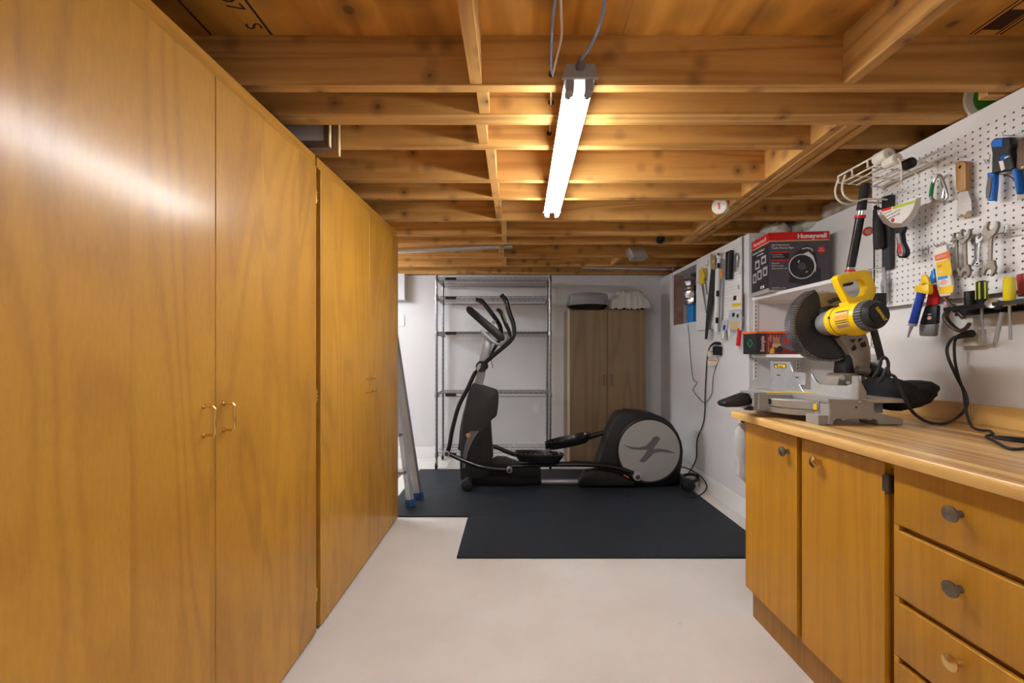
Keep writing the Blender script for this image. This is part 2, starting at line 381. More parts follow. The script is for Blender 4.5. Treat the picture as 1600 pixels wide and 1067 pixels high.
for nm, prof in (('baseboard_right', [(XF, 0), (XF - 0.014, 0), (XF - 0.014, 0.085), (XF - 0.009, 0.1), (XF - 0.009, 0.118), (XF - 0.003, 0.128), (XF, 0.128)]),):
    struct(nm, MB().prism(prof, 'y', YS + 0.01, YB - 0.016), 'white_paint')
struct('baseboard_back', MB().prism([(YB, 0), (YB - 0.014, 0), (YB - 0.014, 0.085), (YB - 0.009, 0.1), (YB - 0.009, 0.118), (YB - 0.003, 0.128), (YB, 0.128)], 'x', -3.3, XF - 0.001), 'white_paint')

ceil = struct('ceiling', MB().box(-3.45, 2.15, -2.7, YB + 0.15, HS + 0.012, HS + 0.05), 'plywood')
for i, x0 in enumerate((-3.30, -2.08, -0.86, 0.36, 1.58)):
    for j, y0 in enumerate((-2.7, -0.46, 1.975, 4.41)):
        x1 = min(x0 + 1.218, 2.05); y1 = min(y0 + 2.43, YB + 0.15)
        part('plywood_sheet', MB().box(x0, x1, y0, y1, HS, HS + 0.0125), 'plywood', ceil)
JY = [(-2.1, 1), (-1.7, 1), (-1.3, 1), (-0.9, 1), (-0.5, 1), (-0.1, 1), (0.3, 1), (0.84, 1), (1.394, 1), (1.5645, 2), (1.797, 1), (2.153, 1), (2.395, 1), (2.787, 1), (3.137, 1), (3.372, 1), (3.852, 1), (4.25, 1), (4.66, 1)]
def trim_x(y): return 1.258 + (y - 1.634) * 0.049
for y, n in JY:
    for k in range(n):
        a, b_ = y + 0.038 * k + (0.0008 if k else 0), y + 0.038 * (k + 1)
        if 1.7 < y < 3.2:
            part('joist', MB().box(-3.4, trim_x(y) - 0.001, a, b_, HJ, HS - 0.001, 0.002), 'lumber_x', ceil)
            part('joist', MB().box(trim_x(y) + 0.145, 2.129, a, b_, HJ + 0.004, HS - 0.001, 0.002), 'lumber_x', ceil)
        else:
            part('joist', MB().box(-3.4 if y > 1 else -1.75, 2.129, a, b_, HJ + (0.003 if k else 0), HS - 0.001, 0.002), 'lumber_x', ceil)
# trimmer: three boards side by side, a touch out of parallel
Rt = Matrix.Translation((1.258, 1.642, 0)) @ Matrix.Rotation(-math.atan(0.049), 4, 'Z')
for x0, x1, dz in ((0, 0.037, 0.004), (0.038, 0.075, 0.0), (0.076, 0.1, 0.012), (0.101, 0.138, 0.004)):
    part('trimmer_board', MB().box(x0, x1, 0.002, 1.725, HJ + dz, HS - 0.001, 0.0025, R=Rt), 'lumber_y', ceil)
# blocking between joists
for (a, b_, x, tilt) in ((0.878, 1.394, -0.142, 0), (1.432, 1.5645, -0.125, 0), (1.641, 1.797, -0.145, 0.003), (1.835, 2.153, -0.121, 0), (2.191, 2.395, -0.118, 0), (2.433, 2.787, -0.112, 0.002), (2.825, 3.137, -0.085, 0), (3.175, 3.372, -0.088, 0), (3.41, 3.852, -0.122, 0), (3.89, 4.25, -0.105, 0), (0.878, 1.394, 1.088, 0), (3.89, 4.25, 0.98, 0)):
    part('blocking', MB().box(x, x + 0.038, a + 0.001, b_ - 0.001, HJ + 0.003 + tilt, HS - 0.001, 0.002), 'lumber_y', ceil)
mb = MB()
for (x0, y0, z0) in ((1.88, 1.72, 2.05), (1.88, 1.79, 2.05), (1.93, 1.91, 2.05), (2.10, 2.3, 2.09), (2.10, 2.55, 2.09), (2.09, 2.72, 2.08), (2.07, 2.88, 2.07), (2.0, 3.0, 2.05), (1.86, 3.02, 2.05), (1.83, 3.3, 2.05), (1.84, 3.5, 2.05)):
    for k in range(3):
        mb.ball((x0 + random.uniform(-0.02, 0.05), y0 + random.uniform(-0.06, 0.06), z0 + random.uniform(-0.015, 0.03)), (0.06, 0.075, 0.05), 14, 0.16)
part('insulation', mb, 'insulation', ceil, kind='stuff')
# stencil marks on the plywood
text('KNWDOO7   S', 0.072, (-0.905, 0.99, HS - 0.0004), (0.13, 0.99, 0), (1, -0.1, 0), 'ink', ceil, sx=0.8)
mb = MB()
for x in (-1.0, -0.80): mb.box(x, x + 0.008, 0.98, 1.392, HS - 0.0008, HS - 0.0002)
mb.box(-1.0, -0.79, 0.972, 0.982, HS - 0.0008, HS - 0.0002)
for x, a, b_ in ((1.50, 1.18, 1.39), (1.515, 1.17, 1.39), (1.585, 1.17, 1.39), (1.60, 1.18, 1.39)): mb.box(x, x + 0.006, a, b_, HS - 0.0008, HS - 0.0002)
mb.box(1.52, 1.58, 1.29, 1.37, HS - 0.0008, HS - 0.0002); mb.box(1.46, 1.9, 1.075, 1.085, HS - 0.0008, HS - 0.0002); mb.box(1.48, 1.9, 1.03, 1.04, HS - 0.0008, HS - 0.0002)
part('stencil_mark', mb, 'ink', ceil)

# ------------------------------------------------------------------ fluorescent shop light (plus two unseen fixtures added for fill)
def shop_light(label, p0, p1, zt, lamp='tube_lamp'):
    a = Vector((p0[0], p0[1], zt)); d = Vector((p1[0] - p0[0], p1[1] - p0[1], 0)); Ln = d.length; yaw = math.atan2(-d.x, d.y)
    T = Matrix.Translation(a) @ Matrix.Rotation(yaw, 4, 'Z')
    t = thing('shop_light', label, 'light fixture', T @ Vector((0, Ln / 2, -0.02)))
    part('reflector_pan', _pan(T, Ln), 'pan', t)
    for s in (-1, 1):
        mb = MB(); mb.cyl(T @ Vector((s * 0.029, 0.06, -0.018)), T @ Vector((s * 0.029, Ln - 0.018, -0.018)), 0.0128, n=16)
        part('fluorescent_tube', mb, lamp, t)
        for e in (0.044, Ln - 0.018): part('tube_cap', MB().cyl(T @ Vector((s * 0.029, e, -0.018)), T @ Vector((s * 0.029, e + 0.016, -0.018)), 0.0134, n=16), 'steel', t)
        for e in (0.008, Ln - 0.006): part('socket', MB().box(s * 0.029 - 0.0125, s * 0.029 + 0.0125, e, e + 0.034 if e < 0.1 else e + 0.008, -0.033, 0.012, 0.004, 2, R=T), 'lamp_grey', t)
    for e in (0.0, Ln):
        mb = MB().prism([(-0.056, -0.004), (-0.044, 0.04), (0.044, 0.04), (0.056, -0.004)], 'y', e - 0.006, e + 0.006, 0.002)
        for v in mb.bm.verts: v.co = T @ v.co
        part('end_plate', mb, 'lamp_grey', t)
    return t, T
def _pan(T, Ln):
    mb = MB(); mb.prism([(-0.046, -0.002), (-0.047, 0.0), (-0.036, 0.036), (0.036, 0.036), (0.047, 0.0), (0.046, -0.002), (0.0, 0.006)], 'y', 0.006, Ln - 0.006)
    for v in mb.bm.verts: v.co = T @ v.co
    return mb
t, T = shop_light('white twin-tube fluorescent shop light hanging lit below the bare joists', (0.203, 1.285), (0.228, 2.50), 1.998)
mb = MB(); mb.lathe([(0, 0.013), (0.006, 0.014), (0.02, 0.010), (0.03, 0.008)], T @ Vector((-0.002, -0.006, 0.026)), (0, -1, 0.35))
part('strain_relief', mb, 'mid_grey', t)
part('power_cord', MB().tube([T @ Vector((-0.002, -0.03, 0.034)), at(916, 82, 1.19), at(929, 60, 1.13), at(940, 30, 1.05), at(945, 0, 1.0), at(947, -30, 0.97)], 0.0042, k=5), 'cable_blue', t)
for e in (0.25, 0.95): part('hanger_wire', MB().tube([T @ Vector((0, e, 0.034)), T @ Vector((0, e, 0.2))], 0.001), 'steel', t)
shop_light('added unseen twin-tube shop light giving fill from behind the camera', (0.203, -1.75), (0.203, -0.53), 1.998, 'fill_tube_rear')  # out-of-view fixture added as fill light
shop_light('added unseen twin-tube light behind the wardrobes standing in for cool daylight', (-2.1, 3.05), (-2.0, 4.2), 1.998, 'fill_tube_cool')  # hidden fixture added in place of cool daylight from the left
# cables threaded through the joists
hole = at(862, 116, 1.39)
single('electrical_cable', MB().tube([at(873, -20, 1.0), at(866, 10, 1.08), at(863, 45, 1.2), at(861, 90, 1.32), hole + Vector((0, -0.004, 0))], 0.0038, k=5), 'cable_blue', 'thin blue-grey cable dropping into a hole in the nearest joist', 'cable')
single('electrical_cable', MB().tube([at(875, -20, 1.02), at(877, 25, 1.1), at(877, 60, 1.2), at(868, 98, 1.33), hole + Vector((0.004, -0.004, -0.004)), hole + Vector((0.004, 0.06, -0.006)), at(861, 163, 1.56), at(862, 150, 1.52), at(862, 163, 1.68), at(859, 205, 1.79), at(862, 210, 2.0)], 0.0035, k=5), 'cable_white', 'pale sheathed cable beside the blue one running through the joists', 'cable')
mb = MB()
for px, py, d in ((862, 116, 1.3935), (861, 160, 1.564), (858, 208, 1.7965)):
    mb.cyl(at(px, py, d), at(px, py, d) - Vector((0, 0.0012, 0)), 0.011, n=14)
part('cable_hole', mb, 'hollow_shade', ceil)
# overhead odds and ends
single('metal_duct', MB().cyl(at(560, 394, 3.60), at(800, 384, 3.78), 0.024, n=20), 'galv', 'slim galvanised round duct slanting between the far joists above shelving', 'duct')
mb = MB(); mb.cyl(at(910, 418, 4.46), at(1052, 418.5, 4.46), 0.026, n=20).ball(at(1052, 418.5, 4.46), (0.03, 0.035, 0.035), 14)
single('metal_duct', mb, 'galv', 'short galvanised duct along the top of the back wall', 'duct')
mb = MB(); mb.prism([(0.0, 0.0), (0.13, 0.0), (0.09, 0.09), (-0.04, 0.09)], 'y', 0, 0.14, 0.003)
for v in mb.bm.verts: v.co += at(990, 402, 3.68)
single('duct_boot', mb, 'galv', 'angular galvanised duct boot tucked between two far joists', 'duct')
mb = MB(); c = at(1032, 375, 3.34)
mb.lathe([(0, 0.012), (0.01, 0.03), (0.03, 0.036), (0.045, 0.03), (0.05, 0.018), (0.046, 0.014), (0.03, 0.012)], c + Vector((0, 0.02, 0.02)), (0, -0.8, -0.6))
single('lamp_holder', mb, 'black_plastic', 'round black lamp holder without bulb on a far joist', 'lamp holder')
c = at(1127, 322, 2.60)
t = thing('round_canister', 'short white round canister mounted on the side of the trimmer beam', 'canister', c)
ax = Vector((-0.75, -0.62, -0.2))
part('body', MB().lathe([(-0.03, 0.046), (0.025, 0.048), (0.03, 0.046)], c, ax, 28), 'off_white', t)
part('face_mark', MB().box(-0.006, 0.006, -0.02, 0.02, -0.001, 0.001, R=Matrix.Translation(c + ax.normalized() * 0.0312) @ ax.to_track_quat('Z', 'Y').to_matrix().to_4x4()), 'red', t)
c = at(1556, 147, 1.53); ax = Vector((-0.30, -0.88, -0.20))
t = thing('plastic_tub', 'white plastic tub with green lid wedged on the wall top above pegboard', 'tub', c)
part('body', MB().lathe([(0.03, 0.08), (0.02, 0.086), (0.0, 0.092), (-0.006, 0.088), (-0.004, 0.064)], c, ax * -1, 32), 'off_white', t)
part('lid', MB().lathe([(0.0, 0.066), (0.004, 0.066), (0.005, 0.062)], c + ax.normalized() * 0.002, ax, 32), 'label_green', t)
part('lid_label', MB().ball(c + ax.normalized() * 0.009 + Vector((0.02, 0, 0.0)), (0.018, 0.006, 0.012), 10), 'print_pink', t)
single('wood_offcut', MB().box(at(1531, 0, 1.47).x, at(1600, 0, 1.47).x, 1.445, 1.475, at(0, 143, 1.47).z, HJ - 0.001, 0.002), 'lumber_x', 'short wood offcut wedged under the joist beside the white tub', 'wood block')
# framed pictures stored flat on the wardrobe, poking into the joist bay
def frame_up(label, x0, x1, y, z0, z1, m):
    t = thing('picture_frame', label, 'picture frame', ((x0 + x1) / 2, y, z0), 'framed pictures stored above the wardrobes')
    for a in ((x0, x1, z0, z0 + 0.022), (x0, x1, z1 - 0.022, z1), (x0, x0 + 0.022, z0 + 0.0225, z1 - 0.0225), (x1 - 0.022, x1, z0 + 0.0225, z1 - 0.0225)):
        part('frame_rail', MB().box(a[0], a[1], y, y + 0.015, a[2], a[3], 0.002), m, t)
    part('picture', MB().box(x0 + 0.02, x1 - 0.02, y + 0.004, y + 0.012, z0 + 0.02, z1 - 0.02), 'carton', t)
    part('gilt_edge', MB().box(x1 + 0.0003, x1 + 0.004, y - 0.002, y + 0.014, z0, z1), 'cream', t)
frame_up('larger picture frame with cream edge leaning on the joist above the wardrobe', -1.30, -0.735, 1.774, 1.992, 2.19, 'handle_wood')
frame_up('smaller dark picture frame in front of the larger one above wardrobe', -1.25, -0.752, 1.722, 2.006, 2.185, 'handle_dark')

# ------------------------------------------------------------------ tall wardrobes on the left
XW = -0.812
def wtop(y): return 1.962 + (y - 1.16) * 0.031
def wardrobe(label, y0, y1, doors, hinges, hand):
    t = thing('wardrobe', label, 'wardrobe', (-1.13, (y0 + y1) / 2, 0))
    mb = MB(); xa, xb = -1.42, XW - 0.02
    ca, cb = (y0, 1.744) if y1 < 2 else (1.779, y1)
    mb.prism([(ca, 0.02), (cb, 0.02), (cb, wtop(cb)), (ca, wtop(ca))], 'x', xa, xb, 0.001)
    mb.box(xa, xb - 0.03, ca + 0.01, cb - 0.01, 0, 0.02)
    part('carcass', mb, 'veneer', t)
    part('top_trim', MB().prism([(y0, wtop(y0) - 0.045), (y1 - 0.012, wtop(y1) - 0.045), (y1 - 0.012, wtop(y1)), (y0, wtop(y0))], 'x', xb + 0.0005, XW - 0.006, 0.001), 'veneer_dark', t)
    ds = []
    for a, b_ in doors:
        ds.append(part('door', MB().prism([(a, 0.012), (b_, 0.012), (b_, wtop(b_) - 0.046), (a, wtop(a) - 0.046)], 'x', xb + 0.0005, XW, 0.0015), 'veneer', t))
    for d, y in zip(ds, hand):
        mb = MB(); z0, z1 = 0.945, 1.02
        mb.tube([(XW - 0.002, y, z0), (XW + 0.026, y, z0), (XW + 0.031, y, z0 + 0.006), (XW + 0.031, y, z1 - 0.006), (XW + 0.026, y, z1), (XW - 0.002, y, z1)], 0.0038, n=10)
        for z in (z0, z1): mb.cyl((XW, y, z), (XW + 0.003, y, z), 0.0065)
        part('handle', mb, 'brass', d, 'brass wire pull')
    for y, z in hinges:
        mb = MB(); mb.cyl((XW - 0.004, y, z - 0.028), (XW - 0.004, y, z + 0.028), 0.0042).box(XW - 0.019, XW - 0.002, y + 0.004, y + 0.006, z - 0.026, z + 0.026)
        for q in (-0.016, 0, 0.016): mb.ball((XW + 0.0005, y, z + q), 0.0035, 8)
        part('hinge', mb, 'brass', t, 'brass butt hinge')
wardrobe('tall honey veneer double wardrobe nearest the camera on the left', 0.50, 1.758, [(0.535, 1.1515), (1.1535, 1.742)], [(1.7475, 1.81), (1.7475, 0.985), (1.7475, 0.165)], [1.106, 1.183])
wardrobe('tall honey veneer double wardrobe standing farther back beside the stepladder', 1.7595, 2.977, [(1.781, 2.3825), (2.3845, 2.977)], [], [2.335, 2.41])

# ------------------------------------------------------------------ bench on the right
XD = 1.03
def knob(z, y, parent, m, lab):
    mb = MB(); mb.lathe([(0, 0.009), (0.012, 0.007), (0.018, 0.008), (0.022, 0.0185), (0.026, 0.0185), (0.03, 0.003)], (XD, y, z), (-1, 0, 0), 20)
    part('knob', mb, m, parent, lab, sharp=0.2)
t = thing('base_cabinet', 'amber oak base cabinet with two doors under the far end of worktop', 'cabinet', (1.36, 1.52, 0))
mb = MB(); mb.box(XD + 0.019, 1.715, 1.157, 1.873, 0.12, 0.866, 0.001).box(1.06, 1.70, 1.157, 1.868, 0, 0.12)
part('carcass', mb, 'oak_side', t)
part('top_rail', MB().box(XD + 0.014, XD + 0.0185, 1.157, 1.873, 0.845, 0.866), 'oak_rail', t)
d1 = part('door', MB().box(XD, XD + 0.018, 1.5345, 1.872, 0.132, 0.856, 0.002), 'oak', t)
d2 = part('door', MB().box(XD, XD + 0.018, 1.172, 1.507, 0.132, 0.856, 0.002), 'oak', t)
knob(0.794, 1.583, d1, 'old_steel', 'tarnished round metal knob'); knob(0.796, 1.416, d2, 'brass', 'bright brass knob')
for z in (0.80, 0.19):
    mb = MB(); mb.cyl((XD + 0.002, 1.1645, z - 0.027), (XD + 0.002, 1.1645, z + 0.027), 0.005).box(XD - 0.0015, XD + 0.0, 1.166, 1.178, z - 0.022, z + 0.022).box(XD + 0.012, XD + 0.0175, 1.157, 1.164, z - 0.025, z + 0.025)
    part('hinge', mb, 'dark_iron', d2, 'dark metal hinge')
t = thing('drawer_unit', 'amber oak drawer unit under the near end of worktop', 'cabinet', (1.36, 0.86, 0))
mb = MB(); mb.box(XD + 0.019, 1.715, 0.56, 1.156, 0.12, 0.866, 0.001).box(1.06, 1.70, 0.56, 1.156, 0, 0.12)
part('carcass', mb, 'oak_side', t)
dz = [(0.859, 0.706), (0.685, 0.514), (0.492, 0.353), (0.331, 0.14)]
for i, (z1, z0) in enumerate(dz):
    mb = MB(); mb.prism([(XD, z1), (XD + 0.018, z1), (XD + 0.018, z0), (XD + 0.004, z0 - 0.006 if i < 3 else z0), (XD, z0 - 0.004 if i < 3 else z0)], 'y', 0.62, 1.143, 0.0012)
    d = part('drawer_front', mb, 'oak', t)
    if i < 3: part('groove_stop', MB().box(XD + 0.0008, XD + 0.018, 1.129, 1.143, dz[i + 1][0] + 0.0005, z0 - 0.0065), 'oak', t)
    zz = (0.789, 0.616, 0.447, 0.26)[i]
    if i == 2:
        knob(zz, 0.973, d, 'brass', 'brass knob worn pale'); 
    else: knob(zz, 0.973, d, 'old_steel', 'tarnished round metal knob')
t = thing('worktop', 'butcher-block patterned laminate worktop with backsplash along the right wall', 'worktop', (1.35, 1.1, 0.867))
mb = MB(); mb.prism([(0.998, 0.868), (1.7, 0.868), (1.7, 0.902), (1.0, 0.902), (0.994, 0.9), (0.991, 0.896), (0.99, 0.89), (0.99, 0.878), (0.992, 0.871)], 'y', 0.25, 1.916)
part('slab', mb, 'butcher', t)
part('front_edge', MB().prism([(0.9985, 0.8675), (0.9985, 0.9022), (0.993, 0.9005), (0.9895, 0.8955), (0.989, 0.889), (0.989, 0.878), (0.991, 0.8705)], 'y', 0.2495, 1.9165), 'butcher_edge', t)
for a, b_ in ((0.25, 1.553), (1.556, 1.916)):
    mb = MB(); mb.box(1.682, 1.7195, a, b_, 0.9025, 0.974, 0.006, 2)
    part('backsplash', mb, 'butcher_edge', t)

# ------------------------------------------------------------------ interlocking foam mat
def tooth_line(fixed, a, b_, n, amp, horiz):
    pts = []
    for i in range(n):
        u0 = a + (b_ - a) * i / n; u1 = a + (b_ - a) * (i + 1) / n; w_ = u1 - u0; s = amp if i % 2 else -amp
        if 0 < i < n - 1 or True:
            q = [(u0 + w_ * 0.02, 0), (u0 - w_ * 0.02 + w_ * 0.0, s), (u1 + w_ * 0.0, s), (u1 - w_ * 0.02, 0)] if 0 < i < n - 1 else [(u0, 0), (u1, 0)]
            for u, v in q: pts.append((u, fixed + v) if horiz else (fixed + v, u))
    return pts
mat = thing('foam_floor_mat', 'black interlocking foam exercise mat on the floor under the elliptical', 'mat', (0.4, 3.3, 0))
MX = [-0.93, -0.32, 0.29, 0.90, 1.51]; MY = [2.392, 3.0, 3.61, 4.22]; HM = 0.014; NT = 12; AMP = 0.008; EDG = 0.022
def hline(j, i, strip=0): return tooth_line(MY[j] + strip, MX[i] + (EDG if i == 0 else 0), MX[i + 1] - (EDG if i == 3 else 0), NT, AMP, True)
def has(i, j): return 0 <= i < 4 and 0 <= j < 3 and not (i == 0 and j == 0)
random.seed(3)
for i in range(4):
    for j in range(3):
        if not has(i, j): continue
        x0, x1, y0, y1 = MX[i], MX[i + 1], MY[j], MY[j + 1]
        def hl(y, off): return tooth_line(y + off, x0, x1, NT, AMP, True)
        def vl(x, off): return tooth_line(x + off, y0, y1, NT, AMP, False)
        ob = EDG if not has(i, j - 1) else 0; ot = -EDG if not has(i, j + 1) else 0
        ol = EDG if not has(i - 1, j) else 0; orr = -EDG if not has(i + 1, j) else 0
        bot = hl(y0, ob); top = hl(y1, ot); lef = vl(x0, ol); rig = vl(x1, orr)
        def fit(l, lo, hi, k): 
            l = [list(p) for p in l]
            l[0][k] = lo; l[-1][k] = hi
            return [tuple(p) for p in l if lo - 1e-6 <= p[k] <= hi + 1e-6]
        bot = fit(bot, x0 + ol, x1 + orr, 0); top = fit(top, x0 + ol, x1 + orr, 0); lef = fit(lef, y0 + ob, y1 + ot, 1); rig = fit(rig, y0 + ob, y1 + ot, 1)
        poly = bot[:-1] + rig[:-1] + top[::-1][:-1] + lef[::-1][:-1]
        cl = [poly[0]]
        for p in poly[1:]:
            if (Vector(p) - Vector(cl[-1])).length > 1e-5: cl.append(p)
        mb = MB(); mb.prism(cl, 'z', 0.0005, HM + random.uniform(-0.0006, 0.0006), 0.0011); part('mat_tile', mb, 'foam', mat)
        if ob:
            st = [(x0 if has(i - 1, j) else x0, y0), (x1, y0)] + [(min(max(p[0], x0), x1), p[1]) for p in bot[::-1]]
            part('edge_strip', MB().prism(st, 'z', 0.0005, HM - 0.0008), 'foam', mat)
        if ol:
            st = [(x0, y1), (x0, y0)] + list(lef)
            part('edge_strip', MB().prism(st, 'z', 0.0005, HM - 0.0009), 'foam', mat)
        if ot:
            st = [(x1, y1), (x0, y1)] + list(top)
            part('edge_strip', MB().prism(st, 'z', 0.0005, HM - 0.0007), 'foam', mat)
        if orr:
            st = [(x1, y0), (x1, y1)] + list(rig[::-1])
            part('edge_strip', MB().prism(st, 'z', 0.0005, HM - 0.0009), 'foam', mat)
# ------------------------------------------------------------------ elliptical trainer
def fp(pts, d): return [(at(x, y, d).x, at(x, y, d).z) for x, y in pts]
def fpath(pts, d): return [at(p[0], p[1], p[2] if len(p) > 2 else d) for p in pts]
YC = 3.72
el = thing('elliptical_trainer', 'black and silver elliptical trainer standing on the foam mat', 'exercise machine', (0.55, YC, HM))
tower = [(739, 598), (773.7, 609.5), (776.5, 611), (778.3, 619), (778.3, 630), (776, 650), (766, 658), (770, 714), (768, 724), (769, 745), (722, 752), (719, 748), (718.5, 725), (719.5, 695), (721, 671), (723, 653), (728, 627), (733.5, 607)]
tw = part('front_shroud', MB().prism(fp(tower, 3.66), 'y', 3.655, 3.80, 0.012, 2), 'dark_grey', el)
part('vented_panel', MB().prism(fp([(765.5, 661), (748.6, 674), (740, 687), (733.4, 701), (729.5, 717), (733, 719), (766, 723.5), (770, 714)], 3.655), 'y', 3.648, 3.662, 0.002), 'rubber', tw)
for k in range(8):
    x = 737 + k * 4.1; top = max(662, 700 - k * 6.2); 
    part('vent_rib', MB().tube(fpath([(x, 718.5), (x - 0.4 + k * 0.05, (718 + top) / 2), (x - 1.5, top + 4)], 3.647), 0.0045, n=6), 'black_plastic', tw)
part('silver_stripe', MB().prism(fp([(734, 674), (747.7, 673.5), (738.8, 687), (731.5, 703), (726, 731), (722.9, 731), (723, 714), (727, 692)], 3.655), 'y', 3.646, 3.662, 0.001), 'mid_grey', tw)
part('stripe_edge', MB().tube(fpath([(747.7, 673.5), (738.8, 687), (731.5, 703), (728, 716), (726, 731)], 3.645), 0.0025, n=6, k=4), 'silver_plastic', tw)
c = at(731.7, 680, 3.645)
part('emblem', MB().lathe([(0, 0.019), (0.004, 0.018)], c, (0, -1, 0), 20).lathe([(0.004, 0.013), (0.0055, 0.012)], c, (0, -1, 0), 16, 1).lathe([(0.0055, 0.006), (0.007, 0.005)], c, (0, -1, 0), 12), ['orange_soft', 'stud_red'], tw)
part('mast', MB().prism(fp([(741, 600), (753.5, 604), (769, 534), (757, 520)], 3.72), 'y', 3.69, 3.75, 0.01, 2), 'silver_plastic', el)
con = part('console', MB().prism(fp([(729, 480), (733, 478.5), (737.5, 480), (786.5, 521.5), (788.5, 526), (787, 531), (782, 532.5), (777, 530.5), (731, 489.5), (728.3, 485)], 3.64), 'y', 3.615, 3.86, 0.01, 2), 'black_plastic', el)
part('console_cradle', MB().tube(fpath([(751.5, 515), (763, 527), (775.6, 536.5), (785, 537.5), (793, 531), (797, 520.5)], 3.66), 0.014, n=10, k=5), 'silver_plastic', el)
part('bottle_clip', MB().box(-0.012, 0.012, -0.02, 0.02, -0.004, 0.03, 0.003, R=Matrix.Translation(at(770, 505, 3.63)) @ Matrix.Rotation(0.7, 4, 'Y')), 'grey_plastic', con)
for d, nm in ((3.655, 0), (3.83, 1)):
    part('pulse_grip', MB().tube(fpath([(776, 483.5), (781, 486), (785.5, 494), (791, 508), (795, 516), (797.5, 526)], d), [0.013, 0.019, 0.019, 0.017, 0.012], n=10, k=5), 'black_plastic', el)
part('pulse_sensor', MB().tube(fpath([(786, 489), (789, 498), (792, 505)], 3.637), 0.006, n=8, k=3), 'steel', el)
def arm(dy, near):
    d0 = 3.565 if near else 3.875
    if near:
        up = [(783, 460.8), (787, 465), (790.6, 470), (796, 489), (802, 506), (803, 522), (796, 534), (775, 552), (755, 569), (743.7, 579.5), (730.6, 607), (716.5, 635), (706.7, 671), (702.5, 694), (698.7, 708)]
        low = [(698.7, 708), (710, 713), (728, 721), (751, 729), (775, 732.5), (796, 733.6)]
    else:
        up = [(743.7, 468), (749, 469.5), (755, 473), (775, 499), (782, 512), (782, 526), (773.7, 541), (762, 562), (750, 585), (738, 612), (728, 640), (722, 668), (720, 690), (718, 702)]
        low = [(718, 702), (745, 702), (771, 698), (790, 705), (806, 711)]
    a = part('handle_arm', MB().tube(fpath(up, d0), [0.020, 0.021, 0.019, 0.018, 0.018, 0.018, 0.019], n=12, k=5), 'black_gloss' if near else 'black_plastic', el)
    part('grip_tip', MB().tube(fpath(up[:3], d0), [0.014, 0.022, 0.0225], n=10, k=3), 'rubber', a)
    part('link_arm', MB().tube(fpath(low, d0 + (0.0 if near else -0.0)), [0.016, 0.019, 0.019], n=12, k=5), 'black_gloss' if near else 'black_plastic', el)
    if near:
        for q in ((698.7, 708), (796, 733.6)):
            c = at(*q, d0)
            pv = part('pivot_cap', MB().lathe([(-0.03, 0.024), (0.022, 0.025), (0.027, 0.022)], c, (0, -1, 0), 24), 'silver_plastic', el)
            part('pivot_bolt', MB().lathe([(0.0, 0.014), (0.0295, 0.014), (0.031, 0.011)], c, (0, -1, 0), 18).lathe([(0.031, 0.0045), (0.033, 0.0035)], c, (0, -1, 0), 10, 1), ['black_gloss', 'steel'], pv)
        c = at(752, 572.5, d0)
        part('arm_collar', MB().lathe([(-0.06, 0.044), (0.012, 0.048), (0.022, 0.042)], c, (0, -1, 0), 28), 'black_plastic', el)
        part('collar_trim', MB().prism(fp([(744, 575), (748, 568), (752, 568), (750, 576), (746, 580)], d0 - 0.02), 'y', d0 - 0.027, d0 - 0.02), 'silver_plastic', el)
arm(0, True); arm(0, False)
part('mast_collar', MB().cyl(at(757, 572, 3.60), at(757, 572, 3.84), 0.034, n=20), 'black_plastic', el)
part('dangling_wire', MB().tube(fpath([(768, 560), (768, 566), (770, 572), (769, 575)], 3.70), 0.003, n=6, k=4), 'rubber', el)
# pedals: boat-shaped trays on long bars
def pedal(cx, cy, half, d, rot, lift):
    R = Matrix.Translation(at(cx, cy, d)) @ Matrix.Rotation(rot, 4, 'Y')
    mb = MB(); n = 28; rings = []
    def outline(f, z):
        r = []
        for j in range(n):
            q = 2 * math.pi * j / n; cc, s = math.cos(q), math.sin(q)
            r.append(R @ Vector((half * f * abs(cc) ** 0.75 * (1 if cc > 0 else -1), 0.085 * f * abs(s) ** 0.75 * (1 if s > 0 else -1), z)))
        return r
    spec = [(0.55, -0.062), (0.80, -0.055), (0.95, -0.012), (1.0, 0.012), (0.98, 0.02), (0.93, 0.02), (0.90, 0.008), (0.86, 0.0)]
    for f, z in spec: rings.append([mb.bm.verts.new(p) for p in outline(f, z)])
    for a, b_ in zip(rings, rings[1:]):
        for j in range(n): mb.bm.faces.new((a[j], a[(j + 1) % n], b_[(j + 1) % n], b_[j]))
    mb.bm.faces.new(rings[0][::-1]); mb.bm.faces.new(rings[-1])
    p = part('pedal', mb, 'black_gloss', el)
    tr = MB()
    for k in range(9):
        x = (-0.7 + 1.4 * k / 8) * half
        tr.box(x - 0.005, x + 0.005, -0.055, 0.055, 0.0, 0.005, R=R)
    part('tread_ridges', tr, 'black_plastic', p, kind='stuff')
pedal(842, 710.5, 0.213, 3.60, 0.045, 0)
pedal(887, 686.5, 0.215, 3.86, -0.21, 0)
part('pedal_bar', MB().tube(fpath([(800, 728), (840, 726), (900, 725), (940, 727), (972, 733), (997, 742.5)], 3.61), [0.026, 0.03, 0.03, 0.028, 0.024], n=12, k=4, flat=0.7), 'black_plastic', el)
part('pedal_bar', MB().tube(fpath([(852, 697), (890, 692), (922, 682), (953, 673), (975, 667)], 3.86), [0.026, 0.028, 0.021, 0.02], n=12, k=4), 'black_plastic', el)
c = at(995, 743.5, 3.585)
ec = part('crank_cap', MB().lathe([(-0.05, 0.03), (0.02, 0.037), (0.028, 0.036), (0.031, 0.03)], c, (0, -1, 0), 28), 'silver_plastic', el)
